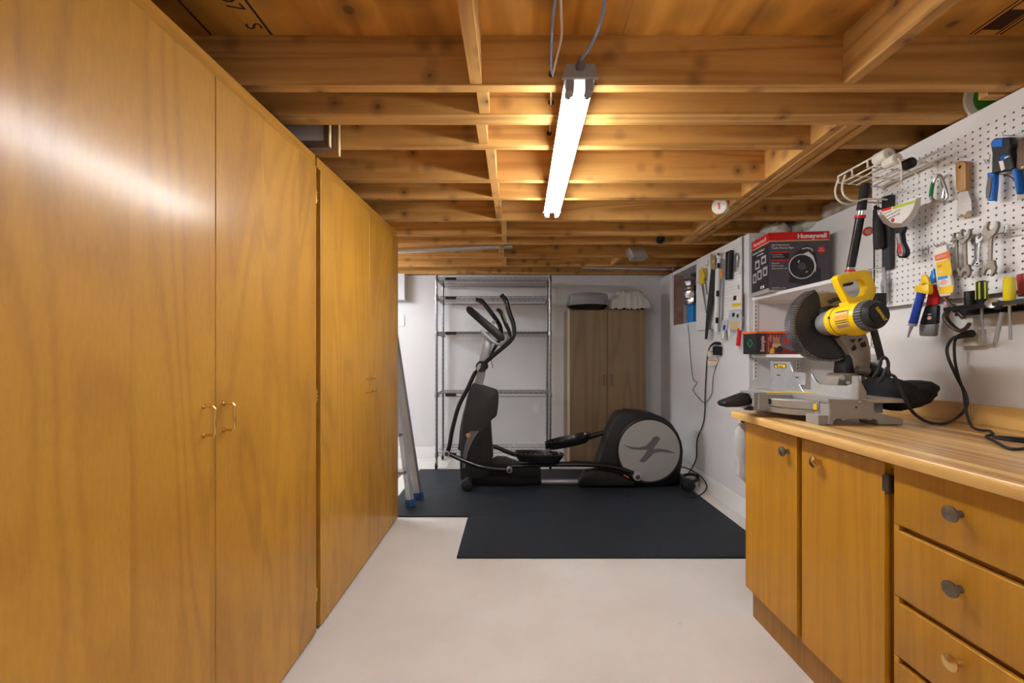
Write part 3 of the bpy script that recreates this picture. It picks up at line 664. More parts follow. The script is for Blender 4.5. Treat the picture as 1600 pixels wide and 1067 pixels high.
part('crank_bolt', MB().lathe([(0.0, 0.016), (0.033, 0.016), (0.035, 0.012)], c, (0, -1, 0), 18).lathe([(0.035, 0.006), (0.037, 0.005)], c, (0, -1, 0), 10, 1), ['black_gloss', 'steel'], ec)
part('orange_mark', MB().prism(fp([(975, 741), (983, 745.5), (982.5, 747), (974.5, 742.5)], 3.59), 'y', 3.585, 3.595), 'orange', el)
part('pedal_carriage', MB().prism(fp([(766, 726), (770, 718), (776, 715.5), (790, 716), (806, 722), (845, 731), (845, 746), (819, 748), (795, 744), (766, 742)], 3.62), 'y', 3.60, 3.70, 0.008, 2), 'black_plastic', el)
# flywheel housing
hous = [(970.6, 644), (991, 642.8), (1019, 645), (1038, 652.5), (1050, 662), (1060, 677), (1065.5, 690), (1068, 705), (1067, 722), (1063, 743), (1055, 756), (1029, 760), (942.5, 760), (933, 752), (935, 724), (942.5, 701), (952, 675), (961, 655), (965.5, 648)]
hs = part('flywheel_housing', MB().prism(fp(hous, 3.64), 'y', 3.635, 3.83, 0.018, 2), 'black_plastic', el)
c = at(1013.7, 703.7, 3.632)
part('housing_bezel', MB().lathe([(0.0, 0.285), (0.008, 0.283), (0.013, 0.275), (0.010, 0.264)], c, (0, -1, 0), 64), 'black_plastic', hs)
dk = part('flywheel_disc', MB().lathe([(0.0, 0.2625), (0.0135, 0.2625), (0.0145, 0.255)], c, (0, -1, 0), 64), 'disc_grey', hs)
dl = 3.617
part('swoosh_emblem', MB().prism(fp([(1026, 681), (1031.5, 684), (1030, 688), (1020.5, 701.5), (1031, 700.8), (1044, 703), (1056, 708.5), (1043, 707), (1031, 706), (1021.5, 708), (1011, 719), (1006, 722.5), (999, 721), (1008, 709), (1012, 702.5), (1001, 703), (986, 701.5), (972.5, 694.6), (987, 698.2), (1000, 698.8), (1009, 696.5), (1016, 690), (1021, 683)], dl), 'y', dl - 0.001, dl + 0.001), 'logo_grey', dk)
for k in range(7):
    x = 982 + k * 4.4; a = at(x, 643.0 + k * 0.25, 3.64)
    part('top_vent', MB().box(a.x - 0.008, a.x + 0.008, 3.66, 3.81, a.z - 0.004, a.z + 0.006, 0.002), 'rubber', hs)
part('side_skirt', MB().prism(fp([(905, 752), (915, 737), (935, 735), (960, 738), (990, 752), (992, 760), (905, 760)], 3.60), 'y', 3.60, 3.70, 0.01, 2), 'black_plastic', el)
# frame
part('base_rail', MB().cyl(at(800, 752.5, 3.70), at(930, 752.5, 3.70), 0.022, n=18), 'silver_plastic', el)
part('rail_sleeve', MB().tube(fpath([(905, 749), (925, 749), (940, 752)], 3.70), 0.045, n=16), 'black_plastic', el)
part('front_base', MB().prism(fp([(722, 735), (770, 735), (800, 742), (846, 746), (846, 756), (800, 758), (735, 757), (722, 752)], 3.68), 'y', 3.665, 3.78, 0.01, 2), 'black_plastic', el)
for nm, q, d0, d1 in (('front_stabilizer', (729, 760.5), 3.53, 3.93), ('rear_stabilizer', (1078, 763), 3.53, 3.93)):
    a = at(*q, d0); zc = HM + 0.047
    s_ = part(nm, MB().cyl((a.x, d0, zc), (a.x - 0.0, d1, zc), 0.038, n=20), 'dark_grey', el)
    for e0, e1 in ((d0 - 0.012, d0 + 0.06), (d1 - 0.06, d1 + 0.012)):
        part('end_cap', MB().lathe([(0, 0.03), (0.006, 0.044), (0.012, 0.047), (e1 - e0 - 0.006, 0.047), (e1 - e0, 0.04)], (a.x, e0, zc), (0, 1, 0), 24), 'rubber', s_)
a = at(1078, 763, 3.53)
part('rear_strut', MB().tube([at(1050, 752, 3.72), at(1066, 758, 3.72), Vector((a.x, 3.72, HM + 0.05))], 0.032, n=12), 'black_plastic', el)
part('transport_handle', MB().tube([at(1060, 745, 3.78), at(1078, 741, 3.76), at(1090, 744, 3.72), at(1088, 751, 3.66), at(1076, 752, 3.64)], 0.013, n=10, k=5), 'black_gloss', el)
part('front_strut', MB().box(at(727, 0, 3.7).x, at(760, 0, 3.7).x, 3.68, 3.76, HM + 0.03, HM + 0.09, 0.01), 'black_plastic', el)

# ------------------------------------------------------------------ chrome wire shelving on the back wall
sh = thing('wire_shelving_unit', 'tall chrome wire shelving unit with five empty shelves by back wall', 'shelving', (-0.2, 4.47, 0))
SX0, SX1, SY0, SY1 = -0.775, 0.372, 4.265, 4.655
for x in (SX0, SX1):
    for y in (SY0, SY1):
        p = part('post', MB().cyl((x, y, 0.10), (x, y, 1.965), 0.0125, n=12), 'shelf_chrome', sh)
        rg = MB()
        for k in range(36): rg.cyl((x, y, 0.15 + k * 0.05), (x, y, 0.1525 + k * 0.05), 0.0133, n=10)
        part('post_groove', rg, 'dark_grey', p, kind='stuff')
        cs = part('caster', MB().cyl((x, y, 0.07), (x, y, 0.10), 0.011, n=12).box(x - 0.012, x + 0.012, y - 0.026, y + 0.006, 0.045, 0.072, 0.003), 'steel', sh)
        part('caster_wheel', MB().lathe([(-0.011, 0.024), (-0.009, 0.032), (0.009, 0.032), (0.011, 0.024)], (x, y - 0.012, 0.032), (1, 0, 0), 20), 'rubber', cs)
for z in (1.935, 1.742, 1.385, 0.765, 0.165):
    mb = MB()
    for y in (SY0, SY1):
        for dz_ in (0.0, -0.032): mb.tube([(SX0, y, z + dz_), (SX1, y, z + dz_)], 0.0035, n=6)
        pts = []
        nz = 44
        for k in range(nz + 1): pts.append((SX0 + 0.02 + (SX1 - SX0 - 0.04) * k / nz, y, z - (0.002 if k % 2 else 0.030)))
        mb.tube(pts, 0.0022, n=5)
    for x in (SX0, SX1):
        for dz_ in (0.0, -0.032): mb.tube([(x, SY0, z + dz_), (x, SY1, z + dz_)], 0.0035, n=6)
        mb.tube([(x, SY0 + 0.02 + (SY1 - SY0 - 0.04) * k / 14, z - (0.002 if k % 2 else 0.030)) for k in range(15)], 0.0022, n=5)
    s_ = part('wire_shelf', mb, 'shelf_chrome', sh)
    mb = MB()
    for k in range(46):
        x = SX0 + 0.02 + (SX1 - SX0 - 0.04) * k / 45
        mb.tube([(x, SY0, z + 0.003), (x, SY1, z + 0.003)], 0.0022, n=5)
    for y in (SY0 + 0.13, SY0 + 0.26): mb.tube([(SX0, y, z - 0.001), (SX1, y, z - 0.001)], 0.003, n=5)
    part('deck_wires', mb, 'shelf_chrome', s_, kind='stuff')
    for x in (SX0, SX1):
        for y in (SY0, SY1): part('corner_collar', MB().lathe([(-0.042, 0.018), (-0.035, 0.0195), (0.0, 0.016), (0.006, 0.0145)], (x, y, z), (0, 0, 1), 14), 'shelf_chrome', s_)
    part('label_clip', MB().box(SX0 + 0.09, SX0 + 0.20, SY0 - 0.008, SY0 - 0.004, z - 0.027, z - 0.002), 'black_plastic', s_)

# ------------------------------------------------------------------ tan laminate cabinet and what stands on it
cb = thing('storage_cabinet', 'tall tan woodgrain two-door cabinet standing against the back wall', 'cabinet', (0.97, 4.54, 0))
part('carcass', MB().box(0.563, 1.377, 4.388, 4.70, 0.0, 1.622, 0.001), 'laminate_tan', cb)
for i, (a, b_) in enumerate(((0.585, 0.967), (0.973, 1.372))):
    d = part('door', MB().box(a, b_, 4.37, 4.3872, 0.06, 1.605, 0.0015), 'laminate_tan', cb)
    x = (0.935, 1.015)[i]
    part('handle', MB().box(x - 0.006, x + 0.006, 4.348, 4.356, 0.84, 0.95, 0.002).box(x - 0.005, x + 0.005, 4.35, 4.37, 0.842, 0.855).box(x - 0.005, x + 0.005, 4.35, 4.37, 0.935, 0.948), 'handle_dark', d)
part('edge_strip', MB().box(0.5625, 0.584, 4.370, 4.3875, 0.0, 1.622), 'beige', cb)
part('gap_shade', MB().box(0.9665, 0.9735, 4.380, 4.3878, 0.06, 1.605), 'hollow_shade', cb)  # dark strip paints the shade between the two doors
tr = thing('party_tray', 'black serving tray under a ribbed clear lid on the tan cabinet', 'tray', (0.762, 4.52, 1.6225))
part('base', MB().lathe([(0.0, 0.15), (0.006, 0.165), (0.035, 0.205), (0.045, 0.225), (0.047, 0.22), (0.04, 0.2)], (0.79, 4.50, 1.6235), (0, 0, 1), 40), 'black_gloss', tr)
mb = MB(); n = 60; rings = []
for r_, z in ((0.222, 0.047), (0.218, 0.055), (0.205, 0.14), (0.198, 0.165), (0.18, 0.172), (0.12, 0.176)):
    rings.append([mb.bm.verts.new((0.79 + math.cos(2 * math.pi * j / n) * (r_ + (0.006 if j % 3 == 0 and 0.05 < z < 0.17 else 0)), 4.50 + math.sin(2 * math.pi * j / n) * (r_ + (0.006 if j % 3 == 0 and 0.05 < z < 0.17 else 0)), 1.6235 + z)) for j in range(n)])
for a, b_ in zip(rings, rings[1:]):
    for j in range(n): mb.bm.faces.new((a[j], a[(j + 1) % n], b_[(j + 1) % n], b_[j]))
mb.bm.faces.new(rings[-1])
part('lid', mb, 'lid_clear', tr, sharp=0.3)
tr = thing('bagged_tray', 'foil tray wrapped in a crumpled white plastic bag on tan cabinet', 'tray', (1.19, 4.52, 1.6225))
part('tray', MB().box(1.06, 1.37, 4.40, 4.64, 1.6235, 1.664, 0.012, 2), 'black_gloss', tr)
random.seed(11)
mb = MB(); g = []
nx, ny = 26, 16
grid = {}
for i in range(nx + 1):
    for j in range(ny + 1):
        u = i / nx * 2 - 1; v = j / ny * 2 - 1
        h = max(0.0, (1 - abs(u) ** 5) * (1 - abs(v) ** 5))
        z = 0.012 + 0.20 * h ** 0.6 + random.uniform(-0.010, 0.010)
        x = 1.225 + u * 0.18 + (0.03 * u if abs(u) > 0.9 else 0) + random.uniform(-0.005, 0.005)
        if u > 0.75: z += 0.05 * (u - 0.75) * 2 * random.uniform(0.2, 1)
        grid[i, j] = mb.bm.verts.new((x, 4.52 + v * 0.145 + random.uniform(-0.005, 0.005), 1.622 + max(0.003, z)))
for i in range(nx):
    for j in range(ny): mb.bm.faces.new((grid[i, j], grid[i + 1, j], grid[i + 1, j + 1], grid[i, j + 1]))
mb.prism([(1.36, 1.70), (1.40, 1.735), (1.41, 1.725), (1.395, 1.70), (1.375, 1.665), (1.35, 1.64)], 'y', 4.395, 4.399)
part('bag', mb, 'bag_white', tr, sharp=0.5)

# ------------------------------------------------------------------ aluminium stepladder behind the wardrobe
ld = thing('stepladder', 'folding aluminium stepladder with blue feet just behind the wardrobes', 'ladder', (-0.86, 3.32, HM))
def rail(foot, top, wdt, nm):
    f = Vector(foot); tpt = Vector(top); dirv = (tpt - f).normalized()
    rz = dirv.to_track_quat('Z', 'Y').to_matrix().to_4x4()
    p = part(nm, MB().box(-wdt / 2, wdt / 2, -0.028, 0.028, 0.02, (tpt - f).length, 0.003, R=Matrix.Translation(f) @ rz).box(-wdt / 2 - 0.004, -wdt / 2, -0.03, -0.02, 0.02, (tpt - f).length, R=Matrix.Translation(f) @ rz), 'aluminium', ld)
    part('foot', MB().box(-wdt / 2 - 0.008, wdt / 2 + 0.008, -0.034, 0.034, 0.0, 0.05, 0.004, R=Matrix.Translation(f) @ rz), 'foot_blue', p)
fa = Vector((-0.772, 3.18, HM + 0.002)); fb = Vector((-0.748, 3.34, HM + 0.002))
rail(fa, (-0.985, 3.36, 1.35), 0.03, 'front_rail'); rail(fb, (-0.972, 3.43, 1.35), 0.03, 'rear_rail')
rail((-1.18, 3.16, 0.002), (-1.10, 3.36, 1.35), 0.03, 'front_rail'); rail((-1.20, 3.36, 0.002), (-1.105, 3.43, 1.35), 0.03, 'rear_rail')
for z in (0.25, 0.53, 0.81, 1.09):
    k = z / 1.35
    part('tread', MB().box(-1.17 + 0.07 * k, -0.79 - 0.2 * k, 3.15 + 0.18 * k, 3.235 + 0.18 * k, z, z + 0.022, 0.003), 'aluminium', ld)
part('spreader_bar', MB().tube([(-0.80, 3.20, 0.30), (-1.0, 3.29, 0.10), (-1.19, 3.36, 0.18)], 0.007, n=6), 'aluminium', ld)
part('top_cap', MB().box(-1.13, -0.96, 3.33, 3.46, 1.33, 1.38, 0.008), 'grey_plastic', ld)
# wall plates
def plate(label, c, nrm, kind):
    t = thing('wall_outlet' if kind else 'switch_plate', label, 'outlet' if kind else 'switch', c)
    c = Vector(c)
    if nrm == 'y':
        part('cover', MB().box(c.x - 0.037, c.x + 0.037, c.y - 0.006, c.y, c.z - 0.059, c.z + 0.059, 0.003), 'white_laminate', t)
        for dz_ in ((0.02, -0.02) if kind else (0.0,)): part('socket' if kind else 'toggle', MB().box(c.x - 0.016, c.x + 0.016, c.y - 0.008, c.y - 0.0055, c.z + dz_ - 0.014, c.z + dz_ + 0.014, 0.002), 'white_paint', t)
plate('white wall outlet behind the wire shelving under its fourth shelf', (at(838, 637, YB).x, YB - 0.001, at(838, 637, YB).z), 'y', 1)
plate('white blank switch plate on back wall beside the wardrobe edge', (at(627, 501, YB).x, YB - 0.001, at(627, 501, YB).z), 'y', 0)
# ------------------------------------------------------------------ wall shelves and the boxes on them
def resample(poly, n, start=(0, 1)):
    P = [Vector((p[0], p[1])) for p in poly]; c = sum(P, Vector((0, 0))) / len(P)
    if sum(a.x * b_.y - b_.x * a.y for a, b_ in zip(P, P[1:] + P[:1])) < 0: P.reverse()
    out = []
    for k in range(n):
        q = 2 * math.pi * k / n; d = Vector((math.cos(q), math.sin(q))); best = 0
        for a, b_ in zip(P, P[1:] + P[:1]):
            e = b_ - a; den = d.x * e.y - d.y * e.x
            if abs(den) < 1e-12: continue
            w_ = a - c; t_ = (w_.x * e.y - w_.y * e.x) / den; u_ = (w_.x * d.y - w_.y * d.x) / den
            if t_ > 0 and -1e-6 <= u_ <= 1 + 1e-6: best = max(best, t_)
        out.append(c + d * best)
    return out
for x, lab in ((1.692, 'white slotted shelf standard near front edge of the shelf alcove'), (1.985, 'white slotted shelf standard in the back corner of shelf alcove')):
    z0, z1 = 0.98, 1.97
    s_ = single('shelf_standard', MB().box(x - 0.0125, x + 0.0125, YS - 0.010, YS - 0.001, z0, z1), 'white_laminate', lab, 'bracket')
    mb = MB(); z = z0 + 0.02
    while z < z1 - 0.01:
        mb.box(x - 0.004, x + 0.004, YS - 0.0108, YS - 0.0098, z, z + 0.013); z += 0.027
    part('slot', mb, 'mid_grey', s_, kind='stuff')
for z, lab in ((1.552, 'upper white wall shelf carrying the fan carton'), (1.158, 'lower white wall shelf carrying the black and red tool box')):
    t = thing('wall_shelf', lab, 'shelf', (1.85, 2.47, z - 0.02))
    part('board', MB().box(1.665, XA - 0.001, YA + 0.002, YS - 0.011, z - 0.02, z, 0.0015), 'white_laminate', t)
    for y in (YA + 0.01, YS - 0.016): part('bracket', MB().prism([(1.68, z - 0.0205), (2.02, z - 0.0205), (2.02, z - 0.045), (1.69, z - 0.035)], 'y', y - 0.002, y + 0.002), 'white_laminate', t)
# fan carton, turned a little on its shelf
O = Vector((1.618, 2.675, 1.5525)); Rv = Vector((0.994, -0.11, 0)); Dv = Vector((0.11, 0.994, 0)); Uv = Vector((0, 0, 1)); BW, BD, BH = 0.306, 0.205, 0.322
t = thing('fan_carton', 'purple-grey and red printed fan carton on the upper wall shelf', 'box', O); t.scale = (1.165,) * 3
Mb = Matrix(((Rv.x, Dv.x, 0, O.x), (Rv.y, Dv.y, 0, O.y), (0, 0, 1, O.z), (0, 0, 0, 1)))
part('carton', MB().box(0, BW, 0, BD, 0, BH, 0.001, R=Mb), 'carton', t)
def fr(x0, x1, z0, z1, m, e=0.0006, nm='printed_panel', lab=None): return part(nm, MB().box(x0, x1, -e, 0, z0, z1, R=Mb), m, t, lab)
def sd(y0, y1, z0, z1, m, e=0.0006, nm='printed_panel', lab=None): return part(nm, MB().box(-e, 0, y0, y1, z0, z1, R=Mb), m, t, lab)
fr(0, BW, 0.012, 0.272, 'box_purple'); fr(0, BW, 0.272, 0.278, 'print_tan'); fr(0, BW, 0.278, BH, 'red')
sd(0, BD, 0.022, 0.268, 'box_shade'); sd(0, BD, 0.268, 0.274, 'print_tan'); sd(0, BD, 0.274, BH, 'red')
def ft(s, x, z, size, m='print_white', al='LEFT', sx=1.0, e=0.0009, bold=0.0): text(s, size, O + Rv * x - Dv * e + Uv * z, Rv, Uv, m, t, align=al, sx=sx, bold=bold)
def st(s, y, z, size, m='print_white', al='LEFT', sx=1.0, e=0.0009): text(s, size, O + Dv * y - Rv * e + Uv * z, -Dv, Uv, m, t, align=al, sx=sx)
ft('Honeywell', 0.293, 0.288, 0.034, 'print_white', 'RIGHT', bold=0.0012); st('Honeywell', BD - 0.02, 0.285, 0.036, 'print_white')
ft('High Performance', 0.012, 0.250, 0.0125); ft('Tech Force Fan', 0.012, 0.232, 0.018)
st('Tech Force Ventilateur', BD - 0.012, 0.240, 0.019, sx=0.82); st('Fan Ventilateur', BD - 0.07, 0.222, 0.013)
fr(0.012, 0.105, 0.211, 0.219, 'red', 0.001); fr(0.012, 0.105, 0.167, 0.174, 'red', 0.001); fr(0.012, 0.103, 0.178, 0.208, 'box_dark', 0.0008)
ft('Powerful Airflow', 0.016, 0.198, 0.008); ft('Turbo Performance', 0.016, 0.187, 0.008)
for k, s in enumerate(('Adjustable', 'Wall mountable', 'Quiet operation unit')): ft(s, 0.014, 0.152 - k * 0.014, 0.0095)
ft('CONTENTS: 1 FAN', 0.014, 0.018, 0.0085)
mb = MB(); mb.lathe([(0.0008, 0.019), (0.0012, 0.019)], Mb @ Vector((0.265, 0, 0.222)), -Dv, 28); part('printed_badge', mb, 'red', t)
ft('Max', 0.265, 0.225, 0.008, al='CENTER', e=0.0016); ft('POWER', 0.265, 0.214, 0.008, al='CENTER', e=0.0016)
# printed picture of the fan
pc = Mb @ Vector((0.168, 0, 0.135))
def fdisc(r, e, m, nm, dx=0, dz=0): return part(nm, MB().lathe([(e, r), (e + 0.0002, r)], pc + Rv * dx + Uv * dz, -Dv, 48), m, t)
def fpoly(pts, e, m, nm):
    mb = MB(); mb.prism(pts, 'y', -e - 0.0002, -e)
    for v in mb.bm.verts: v.co = Mb @ v.co
    return part(nm, mb, m, t)
fpoly([(0.103, 0.05), (0.23, 0.03), (0.265, 0.05), (0.262, 0.12), (0.25, 0.13), (0.24, 0.20), (0.225, 0.235), (0.19, 0.252), (0.165, 0.235), (0.13, 0.2), (0.11, 0.14)], 0.0008, 'box_shade', 'printed_fan')
fpoly([(0.16, 0.195), (0.20, 0.215), (0.225, 0.19), (0.24, 0.14), (0.236, 0.10), (0.228, 0.13), (0.205, 0.18)], 0.0011, 'print_white', 'printed_fan')
fpoly([(0.165, 0.232), (0.195, 0.24), (0.222, 0.23), (0.226, 0.215), (0.218, 0.213), (0.213, 0.224), (0.19, 0.23), (0.17, 0.224)], 0.0011, 'print_grey', 'printed_fan')
fdisc(0.067, 0.0012, 'print_white', 'printed_fan'); fdisc(0.0625, 0.0015, 'box_dark', 'printed_fan'); fdisc(0.02, 0.0018, 'box_purple', 'printed_fan')
fpoly([(0.150, 0.15), (0.158, 0.165), (0.152, 0.172), (0.146, 0.16)], 0.0018, 'print_grey', 'printed_fan'); fpoly([(0.185, 0.10), (0.2, 0.105), (0.19, 0.112)], 0.0018, 'print_grey', 'printed_fan')
for y0, z0, hgt, wd in ((0.03, 0.165, 0.045, 0.055), (0.105, 0.15, 0.05, 0.055), (0.015, 0.095, 0.05, 0.05), (0.08, 0.085, 0.055, 0.05), (0.143, 0.075, 0.055, 0.045)):
    sd(y0, y0 + wd, z0, z0 + hgt, 'print_grey', 0.0008, 'printed_picture'); sd(y0 + 0.012, y0 + wd - 0.012, z0 + 0.01, z0 + hgt - 0.015, 'box_dark', 0.001, 'printed_picture')
sd(0.05, 0.095, 0.03, 0.045, 'print_white', 0.0008); st('1500', 0.088, 0.033, 0.01, 'box_dark', e=0.0011)
# flat black and red tool box on the lower shelf
bx0, bx1, by0, by1, bz0, bz1 = 1.60, 1.902, 2.780, 2.92, 1.1585, 1.279
t = thing('tool_carton', 'flat black and red printed power-tool box on the lower wall shelf', 'box', (bx0, by0, bz0)); t.scale = (1.14,) * 3
part('carton', MB().box(bx0, bx1, by0, by1, bz0, bz1, 0.001), 'box_dark', t)
part('lid_flap', MB().box(bx0 - 0.004, bx1 + 0.002, by0 - 0.006, by1 + 0.005, bz1 + 0.0005, bz1 + 0.012, 0.002), 'orange', t, 'orange-red flap')
def tf(x0, x1, z0, z1, m, e=0.0006, nm='printed_panel'): return part(nm, MB().box(x0, x1, by0 - e, by0, z0, z1), m, t)
tf(bx0 + 0.057, bx1, bz0 + 0.001, bz1, 'red_dark')
text('Scorpio', 0.031, (bx0 + 0.045, by0 - 0.0005, bz0 + 0.014), (0, 0, 1), (-1, 0, 0), 'print_pink', t, sx=0.95, bold=0.001)
for k in range(2):
    text('HEAVY DUTY SAW', 0.010, (bx0 + 0.073 + k * 0.0, by0 - 0.0009, bz0 + 0.014), (0, 0, 1), (-1, 0, 0), 'print_pink', t) if k == 0 else text('CORDED', 0.010, (bx0 + 0.085, by0 - 0.0009, bz0 + 0.07), (0, 0, 1), (-1, 0, 0), 'cream', t)
mb = MB()
for k in range(7): mb.box(bx0 + 0.096 + k * 0.006, bx0 + 0.0985 + k * 0.006, by0 - 0.0009, by0 - 0.0002, bz0 + 0.05, bz0 + 0.11 - (k % 3) * 0.008)
part('printed_picture', mb, 'print_tan', t, kind='stuff')
tf(bx0 + 0.092, bx0 + 0.142, bz0 + 0.04, bz0 + 0.06, 'print_tan', 0.0008, 'printed_picture')
def tp(pts, m, e=0.0011): return part('printed_picture', MB().prism([(bx0 + a, bz0 + b_) for a, b_ in pts], 'y', by0 - e, by0 - 0.0004), m, t)
tp([(0.075, 0.003), (0.10, 0.003), (0.103, 0.03), (0.092, 0.04), (0.078, 0.025)], 'warn_yellow'); tp([(0.107, 0.012), (0.14, 0.008), (0.155, 0.022), (0.147, 0.045), (0.13, 0.05), (0.115, 0.03)], 'box_dark', 0.0013)
tp([(0.14, 0.05), (0.20, 0.02), (0.26, 0.03), (0.25, 0.06), (0.19, 0.11), (0.15, 0.115)], 'mid_grey'); tp([(0.15, 0.07), (0.18, 0.06), (0.22, 0.05), (0.19, 0.085), (0.165, 0.095)], 'red', 0.0013)
mb = MB()
for k in range(4):
    a0, a1 = [(0.0, 0.02), (0.017, 0.0), (0.0, -0.02), (-0.017, 0.0)][k], [(0.017, 0.0), (0.0, -0.02), (-0.017, 0.0), (0.0, 0.02)][k]
    mb.tube([(bx0 - 0.0006, by0 + 0.065 + a0[0] * 1.6, bz0 + 0.064 + a0[1] * 1.2), (bx0 - 0.0006, by0 + 0.065 + a1[0] * 1.6, bz0 + 0.064 + a1[1] * 1.2)], 0.0016, n=5)
part('printed_logo', mb, 'green_line', t, kind='stuff')
text('i', 0.022, (bx0 - 0.0006, by0 + 0.071, bz0 + 0.057), (0, -1, 0), (0, 0, 1), 'green_line', t)

# ------------------------------------------------------------------ mitre saw
HC = 0.9025
sw = thing('mitre_saw', 'yellow and grey compound mitre saw standing on the far end of worktop', 'saw', (1.25, 1.77, HC))
FX = 1.236
nb = [(1296, 623), (1342, 625), (1356, 626), (1366.6, 628), (1366.6, 644), (1412.5, 655.5), (1412.5, 664), (1373, 664), (1370, 656), (1364, 655), (1360, 658), (1355, 655), (1325, 655), (1318, 659), (1312, 654), (1305, 656), (1302, 664), (1294, 664), (1296, 651)]
base = part('base_casting', MB().prism(fp(nb, 1.512), 'y', 1.512, 1.60, 0.003), 'cast_grey', sw)
part('front_foot', MB().box(at(1271, 0, 1.545).x, at(1294, 0, 1.545).x, 1.52, 1.585, HC + 0.0005, HC + 0.034, 0.006, 2), 'cast_grey', base)
part('base_bolt', MB().cyl(at(1338, 636.5, 1.5125), at(1338, 636.5, 1.509), 0.0035, n=10), 'dark_grey', base)
part('end_casting', MB().box(1.13, 1.40, 1.60, 1.66, 0.935, 0.9945, 0.004).box(1.13, 1.40, 1.94, 2.03, 0.93, 0.9945, 0.004), 'cast_grey', sw)
part('far_foot', MB().box(1.135, 1.20, 1.85, 1.912, HC + 0.0005, 0.935, 0.004), 'cast_grey', sw)
part('table', MB().box(1.128, 1.41, 1.513, 2.03, 0.983, 0.9965, 0.002), 'cast_alu', sw)
mb = MB(); C0 = (1.245, 1.77); inner, outer = [], []
for k in range(19):
    q = math.radians(118 + 124 * k / 18); outer.append((C0[0] + 0.222 * math.cos(q), C0[1] + 0.222 * math.sin(q))); inner.append((C0[0] + 0.155 * math.cos(q), C0[1] + 0.155 * math.sin(q)))
part('turntable', MB().prism(outer + inner[::-1], 'z', 0.948, 0.9805, 0.003), 'cast_alu', sw)
part('turntable_skirt', MB().prism([(a[0] + 0.004, a[1]) for a in outer] + inner[::-1], 'z', 0.924, 0.9475, 0.002), 'cast_grey', sw)
part('mitre_arm', MB().box(0.992, 1.30, 1.705, 1.83, 0.935, 0.9955, 0.004), 'cast_grey', sw)
part('scale_label', MB().box(1.1245, 1.1275, 1.565, 1.69, 0.950, 0.972), 'warn_yellow', sw)
part('front_panel', MB().box(1.1285, 1.14, 1.56, 1.70, 0.93, 0.982), 'cast_grey', sw)
part('recess_shade', MB().prism([(1.73, 0.955), (1.80, 0.955), (1.80, 0.975), (1.73, 0.975)], 'x', 0.9765, 0.9785), 'black_plastic', sw)  # black patch paints the shade of a recess
part('scale_slot', MB().box(1.030, 1.10, 1.696, 1.7042, 0.958, 0.978), 'black_plastic', sw)
part('kerf_plate', MB().box(1.0, 1.28, 1.755, 1.79, 0.9968, 0.9985), 'yellow', sw)
part('arm_block', MB().box(0.978, 1.03, 1.715, 1.82, 0.928, 1.002, 0.005), 'cast_grey', sw)
part('lock_lever', MB().prism(fp([(1124, 630), (1128, 626), (1163, 613), (1167, 616), (1167, 631), (1150, 635), (1128, 635)], 1.765), 'y', 1.735, 1.795, 0.008, 2), 'black_plastic', sw)
part('detent_clip', MB().prism(fp([(1163, 640), (1176, 634), (1184, 622), (1192, 622), (1192, 632), (1184, 639), (1172, 641)], 1.73), 'y', 1.72, 1.745, 0.002), 'black_plastic', sw)
def fx(pts, X): return [(onx(x, y, X).y, onx(x, y, X).z) for x, y in pts]
f1 = part('fence', MB().prism(fx([(1267, 583), (1266, 616.5), (1342, 629), (1342, 586.5), (1338.5, 592), (1332, 599), (1323, 602.5), (1290, 601), (1281, 600), (1275, 596.5), (1270, 589)], FX), 'x', FX, FX + 0.009, 0.001), 'galv', sw)
part('fence_pillar', MB().prism(fp([(1342, 586.5), (1347, 597), (1355, 613), (1356, 627), (1340, 626)], 1.507), 'y', 1.507, 1.54, 0.003), 'cast_grey', sw)
part('fence_horn', MB().prism(fx([(1267, 583), (1266, 602), (1284, 602), (1276, 597), (1270, 589)], FX + 0.02), 'x', FX + 0.02, FX + 0.03, 0.001), 'galv', sw)
f2 = part('fence', MB().prism(fx([(1203.4, 564), (1233.6, 565), (1239, 581), (1258.5, 582.5), (1258, 602), (1249, 601), (1256, 613.5), (1203, 607)], FX), 'x', FX, FX + 0.009, 0.001), 'galv', sw)
part('fence_base', MB().box(FX + 0.0095, FX + 0.03, 1.54, 2.035, 0.9968, 1.010, 0.001), 'cast_alu', sw)
part('warning_label', MB().prism(fx([(1210, 568), (1228.5, 568.7), (1228.5, 575.5), (1210, 575)], FX), 'x', FX - 0.0006, FX), 'sharpie', f2)
part('warning_triangle', MB().prism(fx([(1210.8, 574.2), (1214.6, 574.4), (1212.7, 569)], FX), 'x', FX - 0.0012, FX - 0.0005), 'yellow', f2)
part('warning_text', MB().prism(fx([(1215.5, 569.3), (1227.5, 569.8), (1227.5, 574.6), (1215.5, 574.2)], FX), 'x', FX - 0.001, FX - 0.0005), 'warn_yellow', f2)
p_ = onx(1226.8, 574.2, FX); text('WARNING', 0.0105, onx(1216, 573.6, FX) + Vector((-0.0012, 0, 0)), (0, -1, 0), (0, 0, 1), 'sharpie', f2, sx=0.75)
for q in ((1216.5, 586), (1245.5, 589.5)): part('fence_slot', MB().prism(fx([(q[0] - 2.6, q[1] - 1), (q[0] + 2.6, q[1] - 0.6), (q[0] + 2.6, q[1] + 1.2), (q[0] - 2.6, q[1] + 0.8)], FX), 'x', FX - 0.0006, FX), 'hollow_shade', f2)
